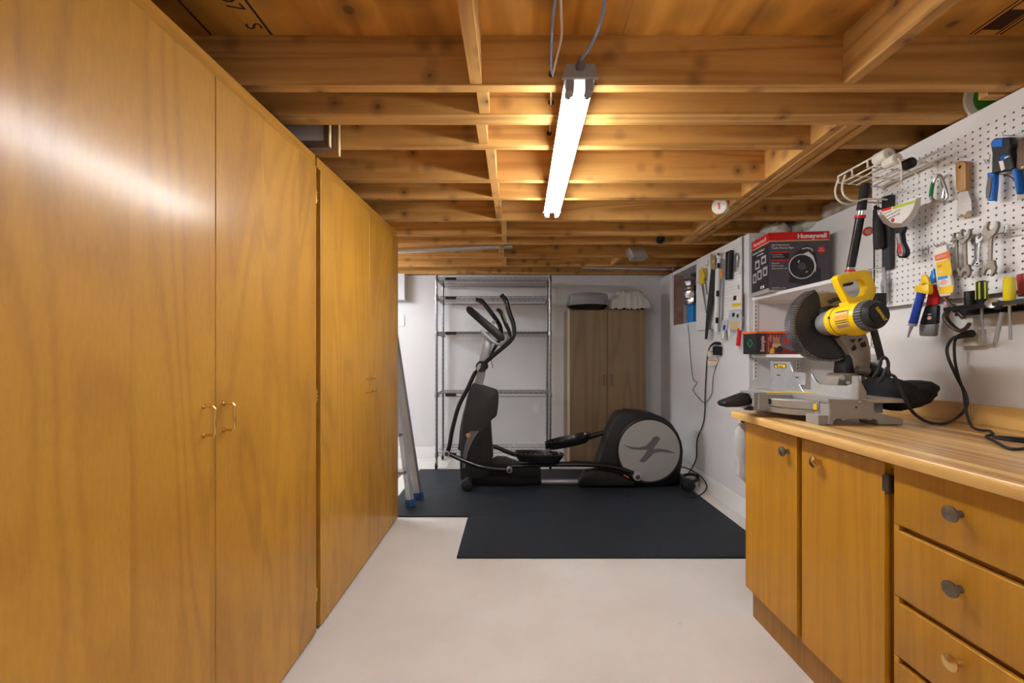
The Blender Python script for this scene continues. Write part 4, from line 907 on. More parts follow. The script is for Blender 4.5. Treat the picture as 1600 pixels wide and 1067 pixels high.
# pivot, arm
YP = 1.75
part('swing_arm', MB().prism(fp([(1311, 527), (1328, 516), (1350, 512), (1357, 528), (1361, 545), (1362, 560), (1360, 577), (1338, 581), (1334.5, 560), (1328, 551)], YP - 0.03), 'y', YP - 0.03, YP + 0.04, 0.006, 2), 'arm_grey', sw)
for tri in ([(1327, 531), (1337, 529), (1334, 536)], [(1341, 529), (1349, 528), (1342, 535)], [(1344, 537), (1352, 533), (1354, 541), (1347, 543)], [(1330, 544), (1336, 538), (1339, 545), (1333, 549)]):
    part('pocket_shade', MB().prism(fp(tri, YP - 0.0315), 'y', YP - 0.0315, YP - 0.028), 'black_plastic', sw)  # dark shapes paint the shade in the arm's cutouts
part('arm_hollow_shade', MB().prism(fp([(1318, 556), (1324, 552), (1333, 556), (1336, 584), (1315, 584)], YP), 'y', YP - 0.02, YP + 0.05, 0.006, 2), 'black_plastic', sw)  # black block stands in for the shaded hollow by the arm
part('pivot_yoke', MB().prism(fp([(1300, 602), (1303, 590), (1312, 583), (1338, 583), (1340, 600), (1330, 608), (1302, 609)], YP - 0.01), 'y', YP - 0.03, YP + 0.06, 0.006), 'arm_grey', sw)
part('pivot_screw', MB().cyl(at(1316, 590, YP - 0.05), at(1316, 590, YP + 0.0), 0.009, n=12), 'steel', sw)
part('pivot_screw', MB().cyl(at(1325, 598, YP - 0.06), at(1325, 598, YP + 0.0), 0.007, n=12), 'steel', sw)
part('pivot_shaft', MB().cyl(at(1338, 577, YP - 0.04), at(1357, 581, YP - 0.05), 0.015, n=16), 'old_steel', sw)
part('bevel_post', MB().prism(fp([(1342, 588), (1352, 588), (1358, 600), (1362, 624), (1346, 626)], YP - 0.04), 'y', YP - 0.04, YP + 0.02, 0.005), 'arm_grey', sw)
part('bevel_pointer', MB().prism(fp([(1353, 600), (1358, 599), (1360, 604), (1355, 607)], YP - 0.055), 'y', YP - 0.06, YP - 0.05), 'red', sw)
mb = MB().prism(fp([(1356, 595), (1364, 598), (1369, 606), (1371, 616), (1370, 627), (1357, 628), (1358, 612)], YP - 0.07), 'y', YP - 0.075, YP - 0.02, 0.003)
bq = part('bevel_quadrant', mb, 'dark_grey', sw)
for k in range(6):
    q = (1361.5 + [0, 2.4, 3.8, 4.4, 4.6, 4.4][k], 602 + k * 4.4); part('quadrant_tooth', MB().box(-0.003, 0.003, -0.002, 0.002, -0.002, 0.002, R=Matrix.Translation(at(*q, YP - 0.0765))), 'steel', bq)
part('bag_elbow', MB().tube([at(1350, 575, YP), at(1366, 582, YP), at(1378, 592, YP)], 0.034, n=14, k=4), 'black_plastic', sw)
# guard and blade
gc = at(1293, 506.5, 1.765); GR = 0.152
def arc(r, a0, a1, n): return [(gc.x + r * math.cos(math.radians(a0 + (a1 - a0) * k / n)), gc.z + r * math.sin(math.radians(a0 + (a1 - a0) * k / n))) for k in range(n + 1)]
gd = part('lower_guard', MB().prism(arc(GR - 0.004, 112, 308, 40) + fp([(1320, 547), (1312, 528), (1293, 521), (1285, 499), (1279, 480), (1276.5, 464)], 1.765), 'y', 1.748, 1.785, 0.004), 'guard', sw)
mb = MB()
for k in range(49):
    q = 116 + k * 3.9
    mb.box(GR - 0.0045, GR + 0.004, -0.02, 0.036, -0.0036, 0.0036, 0.0008, R=Matrix.Translation((gc.x, 1.766, gc.z)) @ Matrix.Rotation(-math.radians(q), 4, 'Y'))
part('guard_ribs', mb, 'guard_rim', gd, kind='stuff')
part('guard_rivet', MB().cyl((gc.x - 0.02, 1.7485, gc.z - 0.09), (gc.x - 0.02, 1.746, gc.z - 0.09), 0.004, n=10), 'black_gloss', gd)
part('guard_rivet', MB().cyl((gc.x + 0.045, 1.7485, gc.z - 0.1), (gc.x + 0.045, 1.746, gc.z - 0.1), 0.004, n=10), 'black_gloss', gd)
mb = MB(); bl = []
for k in range(160):
    q = 2 * math.pi * k / 160; r_ = 0.144 if k % 4 < 2 else 0.139; bl.append((gc.x + r_ * math.cos(q), gc.z + r_ * math.sin(q)))
part('blade', MB().prism(bl, 'y', 1.787, 1.7895), 'steel', sw)
part('upper_guard', MB().prism(arc(0.132, -30, 118, 30) + [(gc.x - 0.055, gc.z + 0.02), (gc.x + 0.05, gc.z - 0.05)], 'y', 1.7905, 1.835, 0.002), 'dusty_brown', sw)
part('dust_chute', MB().prism(fp([(1277, 458), (1296, 455.5), (1312, 457), (1322, 462), (1322, 480), (1300, 478), (1280, 484)], 1.74), 'y', 1.752, 1.7895, 0.004), 'dusty_brown', sw)
part('gear_case', MB().prism(fp([(1280, 484), (1286, 480), (1310, 478), (1322, 482), (1322, 530), (1300, 528), (1284, 512)], 1.74), 'y', 1.725, 1.80, 0.008, 2), 'dark_grey', sw)
part('guard_link', MB().tube([at(1296, 472, 1.73), at(1304, 468, 1.73), at(1312, 466, 1.73)], 0.008, n=8), 'dark_iron', sw)
# motor
A = at(1289, 506, 1.735); B = at(1370, 491, 1.505); ax = (B - A).normalized(); ML = (B - A).length
part('motor_collar', MB().lathe([(0, 0.044), (0.01, 0.048), (0.075, 0.053)], A, ax, 36), 'silver_plastic', sw)
mt = part('motor_housing', MB().lathe([(0.055, 0.051), (0.060, 0.0565), (0.10, 0.058), (0.19, 0.056), (0.2, 0.052)], A, ax, 40), 'yellow', sw)
part('housing_belly', MB().ball(A + ax * 0.135 + Vector((0.010, 0, -0.034)), (0.040, 0.062, 0.032), 24), 'yellow', mt)
mc = part('motor_cap', MB().lathe([(0.186, 0.0555), (0.208, 0.055), (0.226, 0.051), (0.236, 0.044), (0.24, 0.041), (0.241, 0.02)], A, ax, 44), 'dark_grey', sw)
part('cap_badge', MB().lathe([(0.241, 0.037), (0.2435, 0.037)], A, ax, 40), 'black_plastic', mc)
u = Vector((1, 0, 0)); u = (u - ax * u.dot(ax)).normalized(); v_ = ax.cross(u); v_ = v_ if v_.z > 0 else -v_
mb = MB()
for k in range(17):
    q = math.radians(105 + k * 10.5); rd = u * math.cos(q) + v_ * math.sin(q); tg = ax.cross(rd)
    Mr = Matrix(((ax.x, tg.x, rd.x, 0), (ax.y, tg.y, rd.y, 0), (ax.z, tg.z, rd.z, 0), (0, 0, 0, 1))); Mr.translation = A + ax * 0.208 + rd * 0.0545
    mb.box(-0.014, 0.016, -0.0028, 0.0028, -0.004, 0.0025, R=Mr)
part('cap_ribs', mb, 'mid_grey', mc, kind='stuff')
c = A + ax * 0.2438
r57 = math.radians(55); rr = u * math.cos(r57) - v_ * math.sin(r57); uu = u * math.sin(r57) + v_ * math.cos(r57)
text('DEWALT', 0.0155, c - rr * 0.0 + u * 0.006 - uu * 0.007, rr, uu, 'yellow', mc, align='CENTER', bold=0.0006, sx=0.92, ext=0.0004)
def patch(d0, d1, r_, a0, a1, m, nm, par):
    mb = MB(); rows = []
    for k in range(9):
        q = math.radians(a0 + (a1 - a0) * k / 8); rd = u * math.cos(q) + v_ * math.sin(q); rows.append([mb.bm.verts.new(A + ax * d0 + rd * r_), mb.bm.verts.new(A + ax * d1 + rd * r_)])
    for a, b_ in zip(rows, rows[1:]): mb.bm.faces.new((a[0], a[1], b_[1], b_[0]))
    return part(nm, mb, m, par)
lb = patch(0.11, 0.172, 0.0584, 150, 225, 'warn_yellow', 'rating_label', mt)
for a0, a1, m in ((153, 157, 'sharpie'), (160, 163, 'print_white'), (168, 182, 'orange_soft'), (188, 191, 'sharpie'), (196, 199, 'sharpie'), (205, 218, 'stud_red')): patch(0.116, 0.168, 0.0588, a0, a1, m, 'label_line', mt)
part('housing_seam', MB().lathe([(0.088, 0.0584), (0.0905, 0.0584)], A, ax, 40), 'dark_grey', mt)
for d_, q in ((0.088, 170), (0.10, 95), (0.105, 262)):
    rd = u * math.cos(math.radians(q)) + v_ * math.sin(math.radians(q)); part('housing_screw', MB().cyl(A + ax * d_ + rd * 0.055, A + ax * d_ + rd * 0.0598, 0.005, n=12), 'black_plastic', mt)
# handle
ho = [(1301.5, 434.5), (1304, 431.5), (1309, 429.5), (1330, 425), (1345, 422.8), (1351, 423), (1355, 426.5), (1362, 444), (1365, 453), (1362, 463), (1356, 474), (1340, 478), (1322, 477), (1315.5, 465), (1306, 446)]
hi = [(1311, 446), (1322, 441), (1336, 437.5), (1343, 438), (1349, 450), (1344, 462), (1332, 466), (1323, 463), (1317, 457)]
YH = 1.625
o2 = resample(fp(ho, YH), 40); i2p = resample(fp(hi, YH), 40)
cx_ = sum(p.x for p in i2p) / 40
hd = part('handle', MB().ring(o2, i2p, 'y', YH - 0.016, YH + 0.016, 0.007, 2), 'yellow', sw)
part('trigger', MB().prism(fp([(1313.5, 446), (1318, 443.5), (1334, 440), (1333, 444.5), (1327, 446.5)], YH - 0.012), 'y', YH - 0.014, YH + 0.014, 0.002), 'black_plastic', hd)
part('brush_cap', MB().box(at(1365, 0, 1.66).x, at(1378, 0, 1.66).x, 1.64, 1.69, at(0, 478, 1.66).z, at(0, 459, 1.66).z, 0.004), 'black_plastic', sw)
part('handle_neck', MB().prism(fp([(1318, 472), (1358, 472), (1354, 486), (1322, 486)], YH), 'y', YH - 0.022, YH + 0.03, 0.006, 2), 'yellow', sw)
# dust bag
bagp = resample(fp([(1371, 590), (1380, 588), (1392, 592), (1404, 601), (1420, 597), (1436, 593.5), (1446, 599), (1442, 614), (1430, 628), (1412, 636), (1388, 641), (1370, 637), (1364, 620), (1365, 602)], 1.64), 44)
mb = MB(); cen = sum(bagp, Vector((0, 0))) / len(bagp); rings = []
random.seed(5)
for s_, y in ((0.45, 1.545), (0.8, 1.56), (0.95, 1.59), (1.0, 1.63), (0.97, 1.68), (0.82, 1.72), (0.45, 1.735)):
    rings.append([mb.bm.verts.new(((cen + (p - cen) * s_ * random.uniform(0.97, 1.03)).x, y + random.uniform(-0.004, 0.004), (cen + (p - cen) * s_).y)) for p in bagp])
for a, b_ in zip(rings, rings[1:]):
    for j in range(44): mb.bm.faces.new((a[j], a[(j + 1) % 44], b_[(j + 1) % 44], b_[j]))
mb.bm.faces.new(rings[0]); mb.bm.faces.new(rings[-1][::-1]); bmesh.ops.recalc_face_normals(mb.bm, faces=mb.bm.faces[:])
part('dust_bag', mb, 'bag_fabric', sw, sharp=1.2)
# cord: motor > coil > across the worktop > up to the wall outlet
part('cord_sleeve', MB().tube([at(1364, 512, 1.60), at(1371, 538, 1.60), at(1377, 562, 1.60)], 0.012, n=10, k=4), 'rubber', sw)
W2 = XN - 0.03
cord = [at(1377, 562, 1.60), at(1374, 574, 1.58), at(1364, 590, 1.56), at(1372, 580, 1.54), at(1377, 562, 1.53), at(1384, 559, 1.53), at(1388, 570, 1.53), at(1384, 586, 1.53), at(1374, 597, 1.53), at(1381, 585, 1.51), at(1386, 574, 1.505), at(1390, 584, 1.50), at(1399, 590, 1.50), at(1409, 612, 1.50), at(1417, 630, 1.50), at(1430.6, 648, 1.52), onz(1452, 660, HC + 0.006), onz(1478, 661, HC + 0.007), onx(1501, 648, 1.64), onx(1511, 632, 1.648), onx(1508, 614, 1.65), onx(1495, 589, 1.655), onx(1482, 560, 1.655), onx(1480, 543, 1.655), onx(1487, 530, 1.655), onx(1497, 525, 1.66), onx(1508, 522, W2)]
part('power_cord', MB().tube(cord, 0.0052, n=8, k=4), 'dark_grey', sw)
# ------------------------------------------------------------------ pegboards with real holes
def pegboard(label, X, y0, y1, z0, z1, pitch, hx0, margin):
    # panel in the plane x = X, holes through the front skin
    t = thing('pegboard', label, 'pegboard', (X + 0.003, (y0 + y1) / 2, z0))
    mb = MB(); bm = mb.bm; nh = 8; r = 0.0037
    ys = []; y = y0 + margin
    while y < y1 - margin: ys.append(y); y += pitch
    zs = []; z = z0 + margin
    while z < z1 - 0.045: zs.append(z); z += pitch
    h = pitch / 2
    def quad(a, b_, c, d): bm.faces.new([bm.verts.new((X, p[0], p[1])) for p in (a, b_, c, d)])
    for yc in ys:
        for zc in zs:
            o = [bm.verts.new((X, yc + p * h, zc + q * h)) for p, q in ((-1, -1), (0, -1), (1, -1), (1, 0), (1, 1), (0, 1), (-1, 1), (-1, 0))]
            ang = [math.radians(a) for a in (225, 270, 315, 0, 45, 90, 135, 180)]
            i_ = [bm.verts.new((X, yc + r * math.cos(a), zc + r * math.sin(a))) for a in ang]
            k_ = [bm.verts.new((X + 0.0025, yc + r * math.cos(a), zc + r * math.sin(a))) for a in ang]
            for n in range(nh):
                m = (n + 1) % nh
                bm.faces.new((o[n], i_[n], i_[m], o[m])); bm.faces.new((i_[n], k_[n], k_[m], i_[m]))
    a0, a1, b0, b1 = ys[0] - h, ys[-1] + h, zs[0] - h, zs[-1] + h
    for q in (((y0, z0), (y0, z1), (a0, z1), (a0, z0)), ((a1, z0), (a1, z1), (y1, z1), (y1, z0)), ((a0, z0), (a0, b0), (a1, b0), (a1, z0)), ((a0, b1), (a0, z1), (a1, z1), (a1, b1))): quad(*q)
    bmesh.ops.remove_doubles(bm, verts=bm.verts[:], dist=1e-5)
    for q in (((y0, z0), (y1, z0)), ((y1, z0), (y1, z1)), ((y1, z1), (y0, z1)), ((y0, z1), (y0, z0))):
        bm.faces.new([bm.verts.new(p) for p in ((X, *q[0]), (X, *q[1]), (X + 0.005, *q[1]), (X + 0.005, *q[0]))])
    bmesh.ops.recalc_face_normals(bm, faces=bm.faces[:])
    part('panel', mb, 'pegboard', t, sharp=0.4)
    part('hole_shade', MB().box(X + 0.0028, X + 0.0048, y0 + 0.002, y1 - 0.002, z0 + 0.002, z1 - 0.002), 'hollow_shade', t)  # dark sheet painted as the shade seen through the holes
    return t
WX = 1.688
pb = pegboard('large white pegboard on the wall above the worktop', WX, 0.62, 1.987, 1.371, 2.040, 0.0254, 0, 0.018)
part('furring_strip', MB().box(WX + 0.008, XN - 0.001, 0.62, 1.985, 1.38, 1.42), 'white_paint', pb); part('furring_strip', MB().box(WX + 0.008, XN - 0.001, 0.62, 1.985, 1.94, 1.98), 'white_paint', pb)
FXP = 1.632
pb2 = pegboard('smaller white pegboard of saws and levels beyond the shelf alcove', FXP, 3.02, 3.77, 1.367, 2.0, 0.0254, 0, 0.016)
part('furring_strip', MB().box(FXP + 0.008, XF - 0.0005, 3.02, 3.70, 1.39, 1.43), 'white_paint', pb2)

# helpers for things hung flat on a board: outlines in real metres on the plane x = X
def wp(mb, pts, X, th, bev=0.0, seg=1): return mb.prism([(p.y, p.z) for p in (onx(a, b_, X) for a, b_ in pts)], 'x', X - th / 2, X + th / 2, bev, seg)
def wt(pts, X): return [onx(p[0], p[1], p[2] if len(p) > 2 else X) for p in pts]
def hook(board, pts, r=0.0017): part('peg_hook', MB().tube(pts, r, n=6), 'steel', board)
def peg(board, px, py, X0, out=0.04, up=0.012):
    p = onx(px, py, X0); hook(board, [p + Vector((0.006, 0, 0)), p + Vector((-out, 0, 0)), p + Vector((-out - 0.004, 0, up))])

# wire rack with rollers
t = thing('wire_rack', 'cream wire rack with curled front rails high on the pegboard', 'rack', at(1372, 272, 1.78))
RY0, RY1 = 1.68, 1.92
def rz(x): return 1.915 + (1.66 - x) * 0.12
mb = MB()
for x in (1.49, 1.525, 1.56, 1.595, 1.63, 1.665):
    part('rack_rail', MB().tube([(x, RY0, rz(x)), (x, RY1, rz(x))], 0.0036, n=6), 'wire_white', t)
for y in (RY0, RY0 + 0.08, RY0 + 0.16, RY1):
    part('rack_cross', MB().tube([(1.687, y, rz(1.66) - 0.05), (1.672, y, rz(1.66)), (1.49, y, rz(1.49)), (1.478, y, rz(1.49) + 0.006), (1.476, y, rz(1.49) + 0.03)], 0.0034, n=6, k=3), 'wire_white', t)
part('rack_tag', MB().box(1.50, 1.522, RY0 + 0.05, RY0 + 0.10, rz(1.51) - 0.012, rz(1.51) - 0.0095), 'print_white', t)
part('rack_front', MB().tube([(1.476, RY0, rz(1.49) + 0.03), (1.476, RY1, rz(1.49) + 0.03)], 0.0042, n=6), 'wire_white', t)
for y in (RY1 - 0.0, RY1 - 0.04):
    part('rack_curl', MB().tube([(1.478, y, rz(1.49) + 0.02), (1.468, y + 0.006, rz(1.49) - 0.03), (1.475, y, rz(1.49) - 0.075), (1.52, y, rz(1.5) - 0.095), (1.58, y, rz(1.5) - 0.085), (1.686, y, rz(1.5) - 0.09)], 0.004, n=6, k=4), 'wire_white', t)
for (px, py, d, r_, L_, m, lab, nm) in ((1390, 240, 1.66, 0.026, 0.06, 'off_white', 'thicker white foam roller cover lying on front of the wire rack', 'paint_roller'), (1403, 247, 1.63, 0.021, 0.055, 'off_white', 'slimmer white roller cover with hollow end on the wire rack', 'paint_roller'), (1426, 253, 1.66, 0.021, 0.035, 'rubber', 'dark grey round roller at the back of the wire rack', 'paint_roller')):
    c = at(px, py, d)
    t = thing(nm, lab, 'paint roller', c, 'rollers on the wire rack')
    part('cover', MB().lathe([(0, r_ * 0.75), (0.002, r_ * 0.95), (0.006, r_), (L_ - 0.006, r_), (L_, r_ * 0.8)], c, (0, 1, 0), 28), m, t, sharp=0.9)
    part('core', MB().lathe([(-0.001, r_ * 0.32), (0.004, r_ * 0.32)], c, (0, 1, 0), 16), 'beige' if m == 'off_white' else 'black_plastic', t)
c = onx(1372, 352, 1.655)
t = thing('roller_frame', 'paint roller frame with black grip hanging under the wire rack', 'roller frame', c)
part('frame_wire', MB().tube([at(1403, 247, 1.625), at(1407, 255, 1.62), at(1408.5, 278, 1.64), at(1402, 288, 1.65), onx(1390, 298, 1.63), onx(1375, 311, 1.64), onx(1372, 316, 1.65), onx(1372, 326, 1.655)], 0.0028, n=8, k=4), 'wire_white', t)
part('grip', MB().tube(wt([(1371, 327), (1371.5, 335), (1372, 350), (1373.5, 372), (1374, 388)], 1.648), [0.016, 0.018, 0.02, 0.022, 0.021], n=12, k=3), 'rubber', t)
part('grip_tip', MB().tube(wt([(1368, 322), (1371, 328)], 1.655), [0.008, 0.013], n=10), 'rubber', t)
# long pole with grip
t = thing('extension_pole', 'long black pole with red collar leaning behind the mitre saw handle', 'pole', onx(1329, 425, 1.60))
part('grip', MB().tube(wt([(1353, 287), (1349, 308), (1345.5, 328)], 1.58), [0.017, 0.0185, 0.0175, 0.019], n=12, k=3), 'rubber', t)
part('rods', MB().tube(wt([(1343.5, 329), (1342, 338)], 1.58), 0.0035, n=8), 'chrome', t); part('rods', MB().tube(wt([(1347.5, 329), (1346.5, 338)], 1.58), 0.0035, n=8), 'chrome', t)
part('collar', MB().tube(wt([(1344.5, 336), (1343.6, 341)], 1.585), [0.02, 0.022], n=16), 'red', t)
part('shaft', MB().tube(wt([(1343.6, 341), (1337, 378), (1329.5, 417)], 1.59), 0.0175, n=16), 'black_gloss', t)
part('ferrule', MB().tube(wt([(1329.5, 417), (1328.6, 421)], 1.59), 0.0155, n=14), 'chrome', t); part('end_collar', MB().tube(wt([(1328.6, 421), (1328, 425)], 1.59), [0.019, 0.021], n=14), 'red', t)
mb = MB(); c = onx(1356.5, 361.5, 1.64); mb.lathe([(0, 0.021), (0.002, 0.021)], c, (-0.8, -0.5, 0), 20)
t = single('hang_tag', mb, 'red', 'small round red hang tag between the pole and black grip', 'tag'); part('tag_print', MB().lathe([(0.0022, 0.012), (0.0026, 0.012)], c, (-0.8, -0.5, 0), 16), 'print_tan', t)
# black bar
mb = MB(); wp(mb, [(1380.5, 308), (1395, 304), (1394, 419), (1381, 422)], WX - 0.014, 0.02, 0.002)
single('steel_bar', mb, 'dark_grey', 'flat black straight bar hanging beside the wide scraper', 'bar')
# wide scraper
X = WX - 0.07
t = thing('wide_scraper', 'wide crescent wall scraper with black and red handle on pegboard', 'scraper', onx(1412, 402, X))
part('blade', MB().prism([(p.y, p.z) for p in (onx(a, b_, X) for a, b_ in [(1370, 328), (1376, 327), (1378, 331), (1385, 340), (1393, 347.5), (1408, 348.5), (1419, 338), (1427, 325), (1431, 310.5), (1439.5, 307.5), (1438, 320), (1430, 339), (1421, 349), (1413, 355), (1402, 357.5), (1393, 355.5), (1381, 349), (1373, 337)])], 'x', X - 0.001, X + 0.001), 'chrome', t)
part('backing_card', MB().prism([(p.y, p.z) for p in (onx(a, b_, X - 0.002) for a, b_ in [(1375.5, 329), (1431, 311), (1427, 326), (1419, 338.5), (1408, 349), (1393, 348), (1385, 340.5)])], 'x', X - 0.0026, X - 0.0012), 'print_white', t)
part('card_band', MB().prism([(p.y, p.z) for p in (onx(a, b_, X - 0.003) for a, b_ in [(1395, 322.5), (1430, 312.5), (1428.5, 317), (1395, 327)])], 'x', X - 0.0034, X - 0.0026), 'lime', t)
part('card_logo', MB().prism([(p.y, p.z) for p in (onx(a, b_, X - 0.003) for a, b_ in [(1376.5, 327.5), (1392, 323), (1393, 326.5), (1378.5, 331)])], 'x', X - 0.0036, X - 0.0026), 'red', t)
part('card_seal', MB().lathe([(0, 0.0085), (0.0006, 0.0085)], onx(1395, 344, X - 0.0026), (-1, 0, 0), 16), 'red', t)
for k, s in enumerate(('Wall Scraper', 'Racloir large pour murs', 'HARDENED STEEL')):
    o = onx(1381 + k * 3.2, 335.5 + k * 4.0, X - 0.003); text(s, 0.0085, o, (0, -1, 0.12), (0, 0.12, 1), 'dark_grey', t, sx=0.85)
part('neck', MB().prism([(p.y, p.z) for p in (onx(a, b_, X - 0.002) for a, b_ in [(1398, 356.5), (1417, 354), (1412, 368), (1404, 368)])], 'x', X - 0.009, X + 0.006, 0.003), 'black_plastic', t)
part('handle', MB().prism([(p.y, p.z) for p in (onx(a, b_, X) for a, b_ in [(1403, 362), (1412, 361), (1414, 378), (1419.5, 390), (1419.5, 398), (1415, 403.5), (1408, 403), (1405, 394), (1406, 380)])], 'x', X - 0.013, X + 0.009, 0.004, 2), 'black_plastic', t)
part('handle_inlay', MB().prism([(p.y, p.z) for p in (onx(a, b_, X) for a, b_ in [(1404.5, 365), (1410, 364), (1412.5, 380), (1416.5, 392), (1415, 400), (1410, 400), (1408, 392), (1408.5, 380)])], 'x', X - 0.0145, X - 0.012, 0.001), 'grey_plastic', t)
part('handle_badge', MB().prism([(p.y, p.z) for p in (onx(a, b_, X) for a, b_ in [(1408.5, 381), (1412, 381), (1414.5, 396.5), (1410.5, 397.5)])], 'x', X - 0.0155, X - 0.014), 'red', t)
hook(pb, [onx(1404, 400, WX) , onx(1404, 400, WX - 0.07), onx(1432, 393.5, WX - 0.05), onx(1441, 391, WX)]); 
for q in ((1441, 384), (1450, 383)): hook(pb, [onx(q[0], q[1], WX - 0.004), onx(q[0] + 0.5, q[1] + 13, WX - 0.004)])
hook(pb, [onx(1441, 391, WX - 0.004), onx(1452, 388, WX - 0.004)])
# carabiner
X = WX - 0.025
t = thing('carabiner', 'steel carabiner with one green side hanging on a peg hook', 'carabiner', onx(1467, 316, X))
part('body', MB().tube(wt([(1458, 287), (1463, 277), (1468, 274.5), (1472, 279), (1478, 296), (1480, 306), (1477, 312), (1468, 314.5), (1458, 312.5), (1454.5, 306)], X), 0.0055, n=10, k=4), 'steel', t)
part('gate', MB().tube(wt([(1454.5, 307), (1456, 294), (1458.5, 284)], X), 0.0065, n=10, k=3), 'green', t)
part('inner_bar', MB().tube(wt([(1471, 283), (1474.5, 296), (1473, 309)], X), 0.004, n=8, k=3), 'chrome', t)
peg(pb, 1470, 272, WX, 0.03)
# putty knife
X = WX - 0.022
t = thing('putty_knife', 'putty knife with pale wooden handle and worn blade on pegboard', 'putty knife', onx(1506, 341, X))
part('handle', MB().prism([(p.y, p.z) for p in (onx(a, b_, X) for a, b_ in [(1496, 258), (1499, 252.5), (1508, 251.5), (1513, 255), (1513.5, 294), (1511.5, 298), (1499, 299.5), (1497.5, 295)])], 'x', X - 0.010, X + 0.010, 0.004, 2), 'handle_wood', t)
part('handle_hole', MB().cyl(onx(1501, 261, X - 0.0098), onx(1501, 261, X - 0.0108), 0.006, n=14), 'hollow_shade', t)
part('blade', MB().prism([(p.y, p.z) for p in (onx(a, b_, X) for a, b_ in [(1499, 299), (1511.5, 297.5), (1517.5, 313), (1519, 337), (1495, 342), (1496.5, 316)])], 'x', X - 0.0008, X + 0.0008), 'chrome', t)
part('plaster_crust', MB().prism([(p.y, p.z) for p in (onx(a, b_, X) for a, b_ in [(1495.5, 341), (1503, 334), (1508, 336), (1512, 330), (1518, 329), (1519, 337.5)])], 'x', X - 0.0022, X - 0.0008), 'dusty_brown', t)
peg(pb, 1511, 246, WX, 0.032, 0.014)
# small empty hooks
for pts in ([(1537, 249), (1541, 256), (1545, 255), (1547, 241)], [(1459, 381), (1463, 386), (1467, 384), (1471, 379)], [(1466, 387), (1471, 379), (1476, 383)], [(1474, 377), (1480, 383), (1488, 382)], [(1567, 372), (1571, 364), (1573, 352), (1571, 362)]):
    hook(pb, wt(pts, WX - 0.008), 0.0015)
# crimping tool
X = WX - 0.035
t = thing('crimping_tool', 'blue and black crimping pliers hanging near right end of pegboard', 'crimper', onx(1560, 313, X))
part('jaw', MB().prism([(p.y, p.z) for p in (onx(a, b_, X) for a, b_ in [(1552, 224), (1558, 216), (1584, 214), (1586, 228), (1583, 236), (1590, 262), (1584, 266), (1566, 269), (1554, 272), (1555, 240)])], 'x', X - 0.012, X + 0.012, 0.003), 'black_plastic', t)
part('jaw_cap', MB().prism([(p.y, p.z) for p in (onx(a, b_, X) for a, b_ in [(1555, 222), (1559, 217.5), (1573, 216), (1573, 229), (1555.5, 230)])], 'x', X - 0.0145, X - 0.011, 0.001), 'blue', t)
part('pivot', MB().cyl(onx(1569, 246, X - 0.011), onx(1569, 246, X - 0.018), 0.0095, n=16), 'blue', t)
part('die', MB().prism([(p.y, p.z) for p in (onx(a, b_, X) for a, b_ in [(1567, 252), (1574, 251), (1577, 264), (1571, 267)])], 'x', X - 0.0145, X - 0.011), 'print_white', t)
part('die_lever', MB().tube(wt([(1570, 247), (1577, 244)], X - 0.018), 0.003, n=6), 'print_white', t)
h = part('handle', MB().prism([(p.y, p.z) for p in (onx(a, b_, X) for a, b_ in [(1545.5, 270), (1558, 269), (1557.5, 290), (1555, 314), (1546, 314), (1545, 300), (1547, 284)])], 'x', X - 0.010, X + 0.010, 0.003), 'blue', t)
part('grip_inlay', MB().prism([(p.y, p.z) for p in (onx(a, b_, X) for a, b_ in [(1548.5, 277), (1555.5, 276), (1553.5, 298), (1551, 309), (1545.5, 310), (1545.5, 296)])], 'x', X - 0.0125, X - 0.009, 0.001), 'mid_grey', h)
h = part('handle', MB().prism([(p.y, p.z) for p in (onx(a, b_, X - 0.006) for a, b_ in [(1583, 266), (1590, 262), (1593, 272), (1594, 300), (1591, 305), (1589, 295), (1586, 278)])], 'x', X - 0.014, X + 0.006, 0.003), 'blue', t)
part('spring_wire', MB().tube(wt([(1558, 272), (1570, 273), (1580, 277), (1588, 283)], X), 0.0016, n=6, k=3), 'dark_grey', t)
# scraper / chisel cut by the frame edge
X = WX - 0.03
t = thing('long_scraper', 'dark wooden-handled scraper hanging right of the crimping pliers', 'scraper', onx(1600, 312, X))
part('handle', MB().prism([(p.y, p.z) for p in (onx(a, b_, X) for a, b_ in [(1595, 222), (1599, 217), (1612, 215), (1616, 222), (1612, 264), (1592, 267)])], 'x', X - 0.012, X + 0.012, 0.004, 2), 'handle_dark', t)
part('blade', MB().prism([(p.y, p.z) for p in (onx(a, b_, X) for a, b_ in [(1592.5, 266), (1611, 263), (1622, 300), (1620, 306), (1589, 313), (1591, 296)])], 'x', X - 0.001, X + 0.001), 'old_steel', t)
part('rivet', MB().cyl(onx(1598, 261, X - 0.011), onx(1598, 261, X - 0.0135), 0.004, n=10), 'brass', t)
peg(pb, 1586, 212, WX, 0.04)

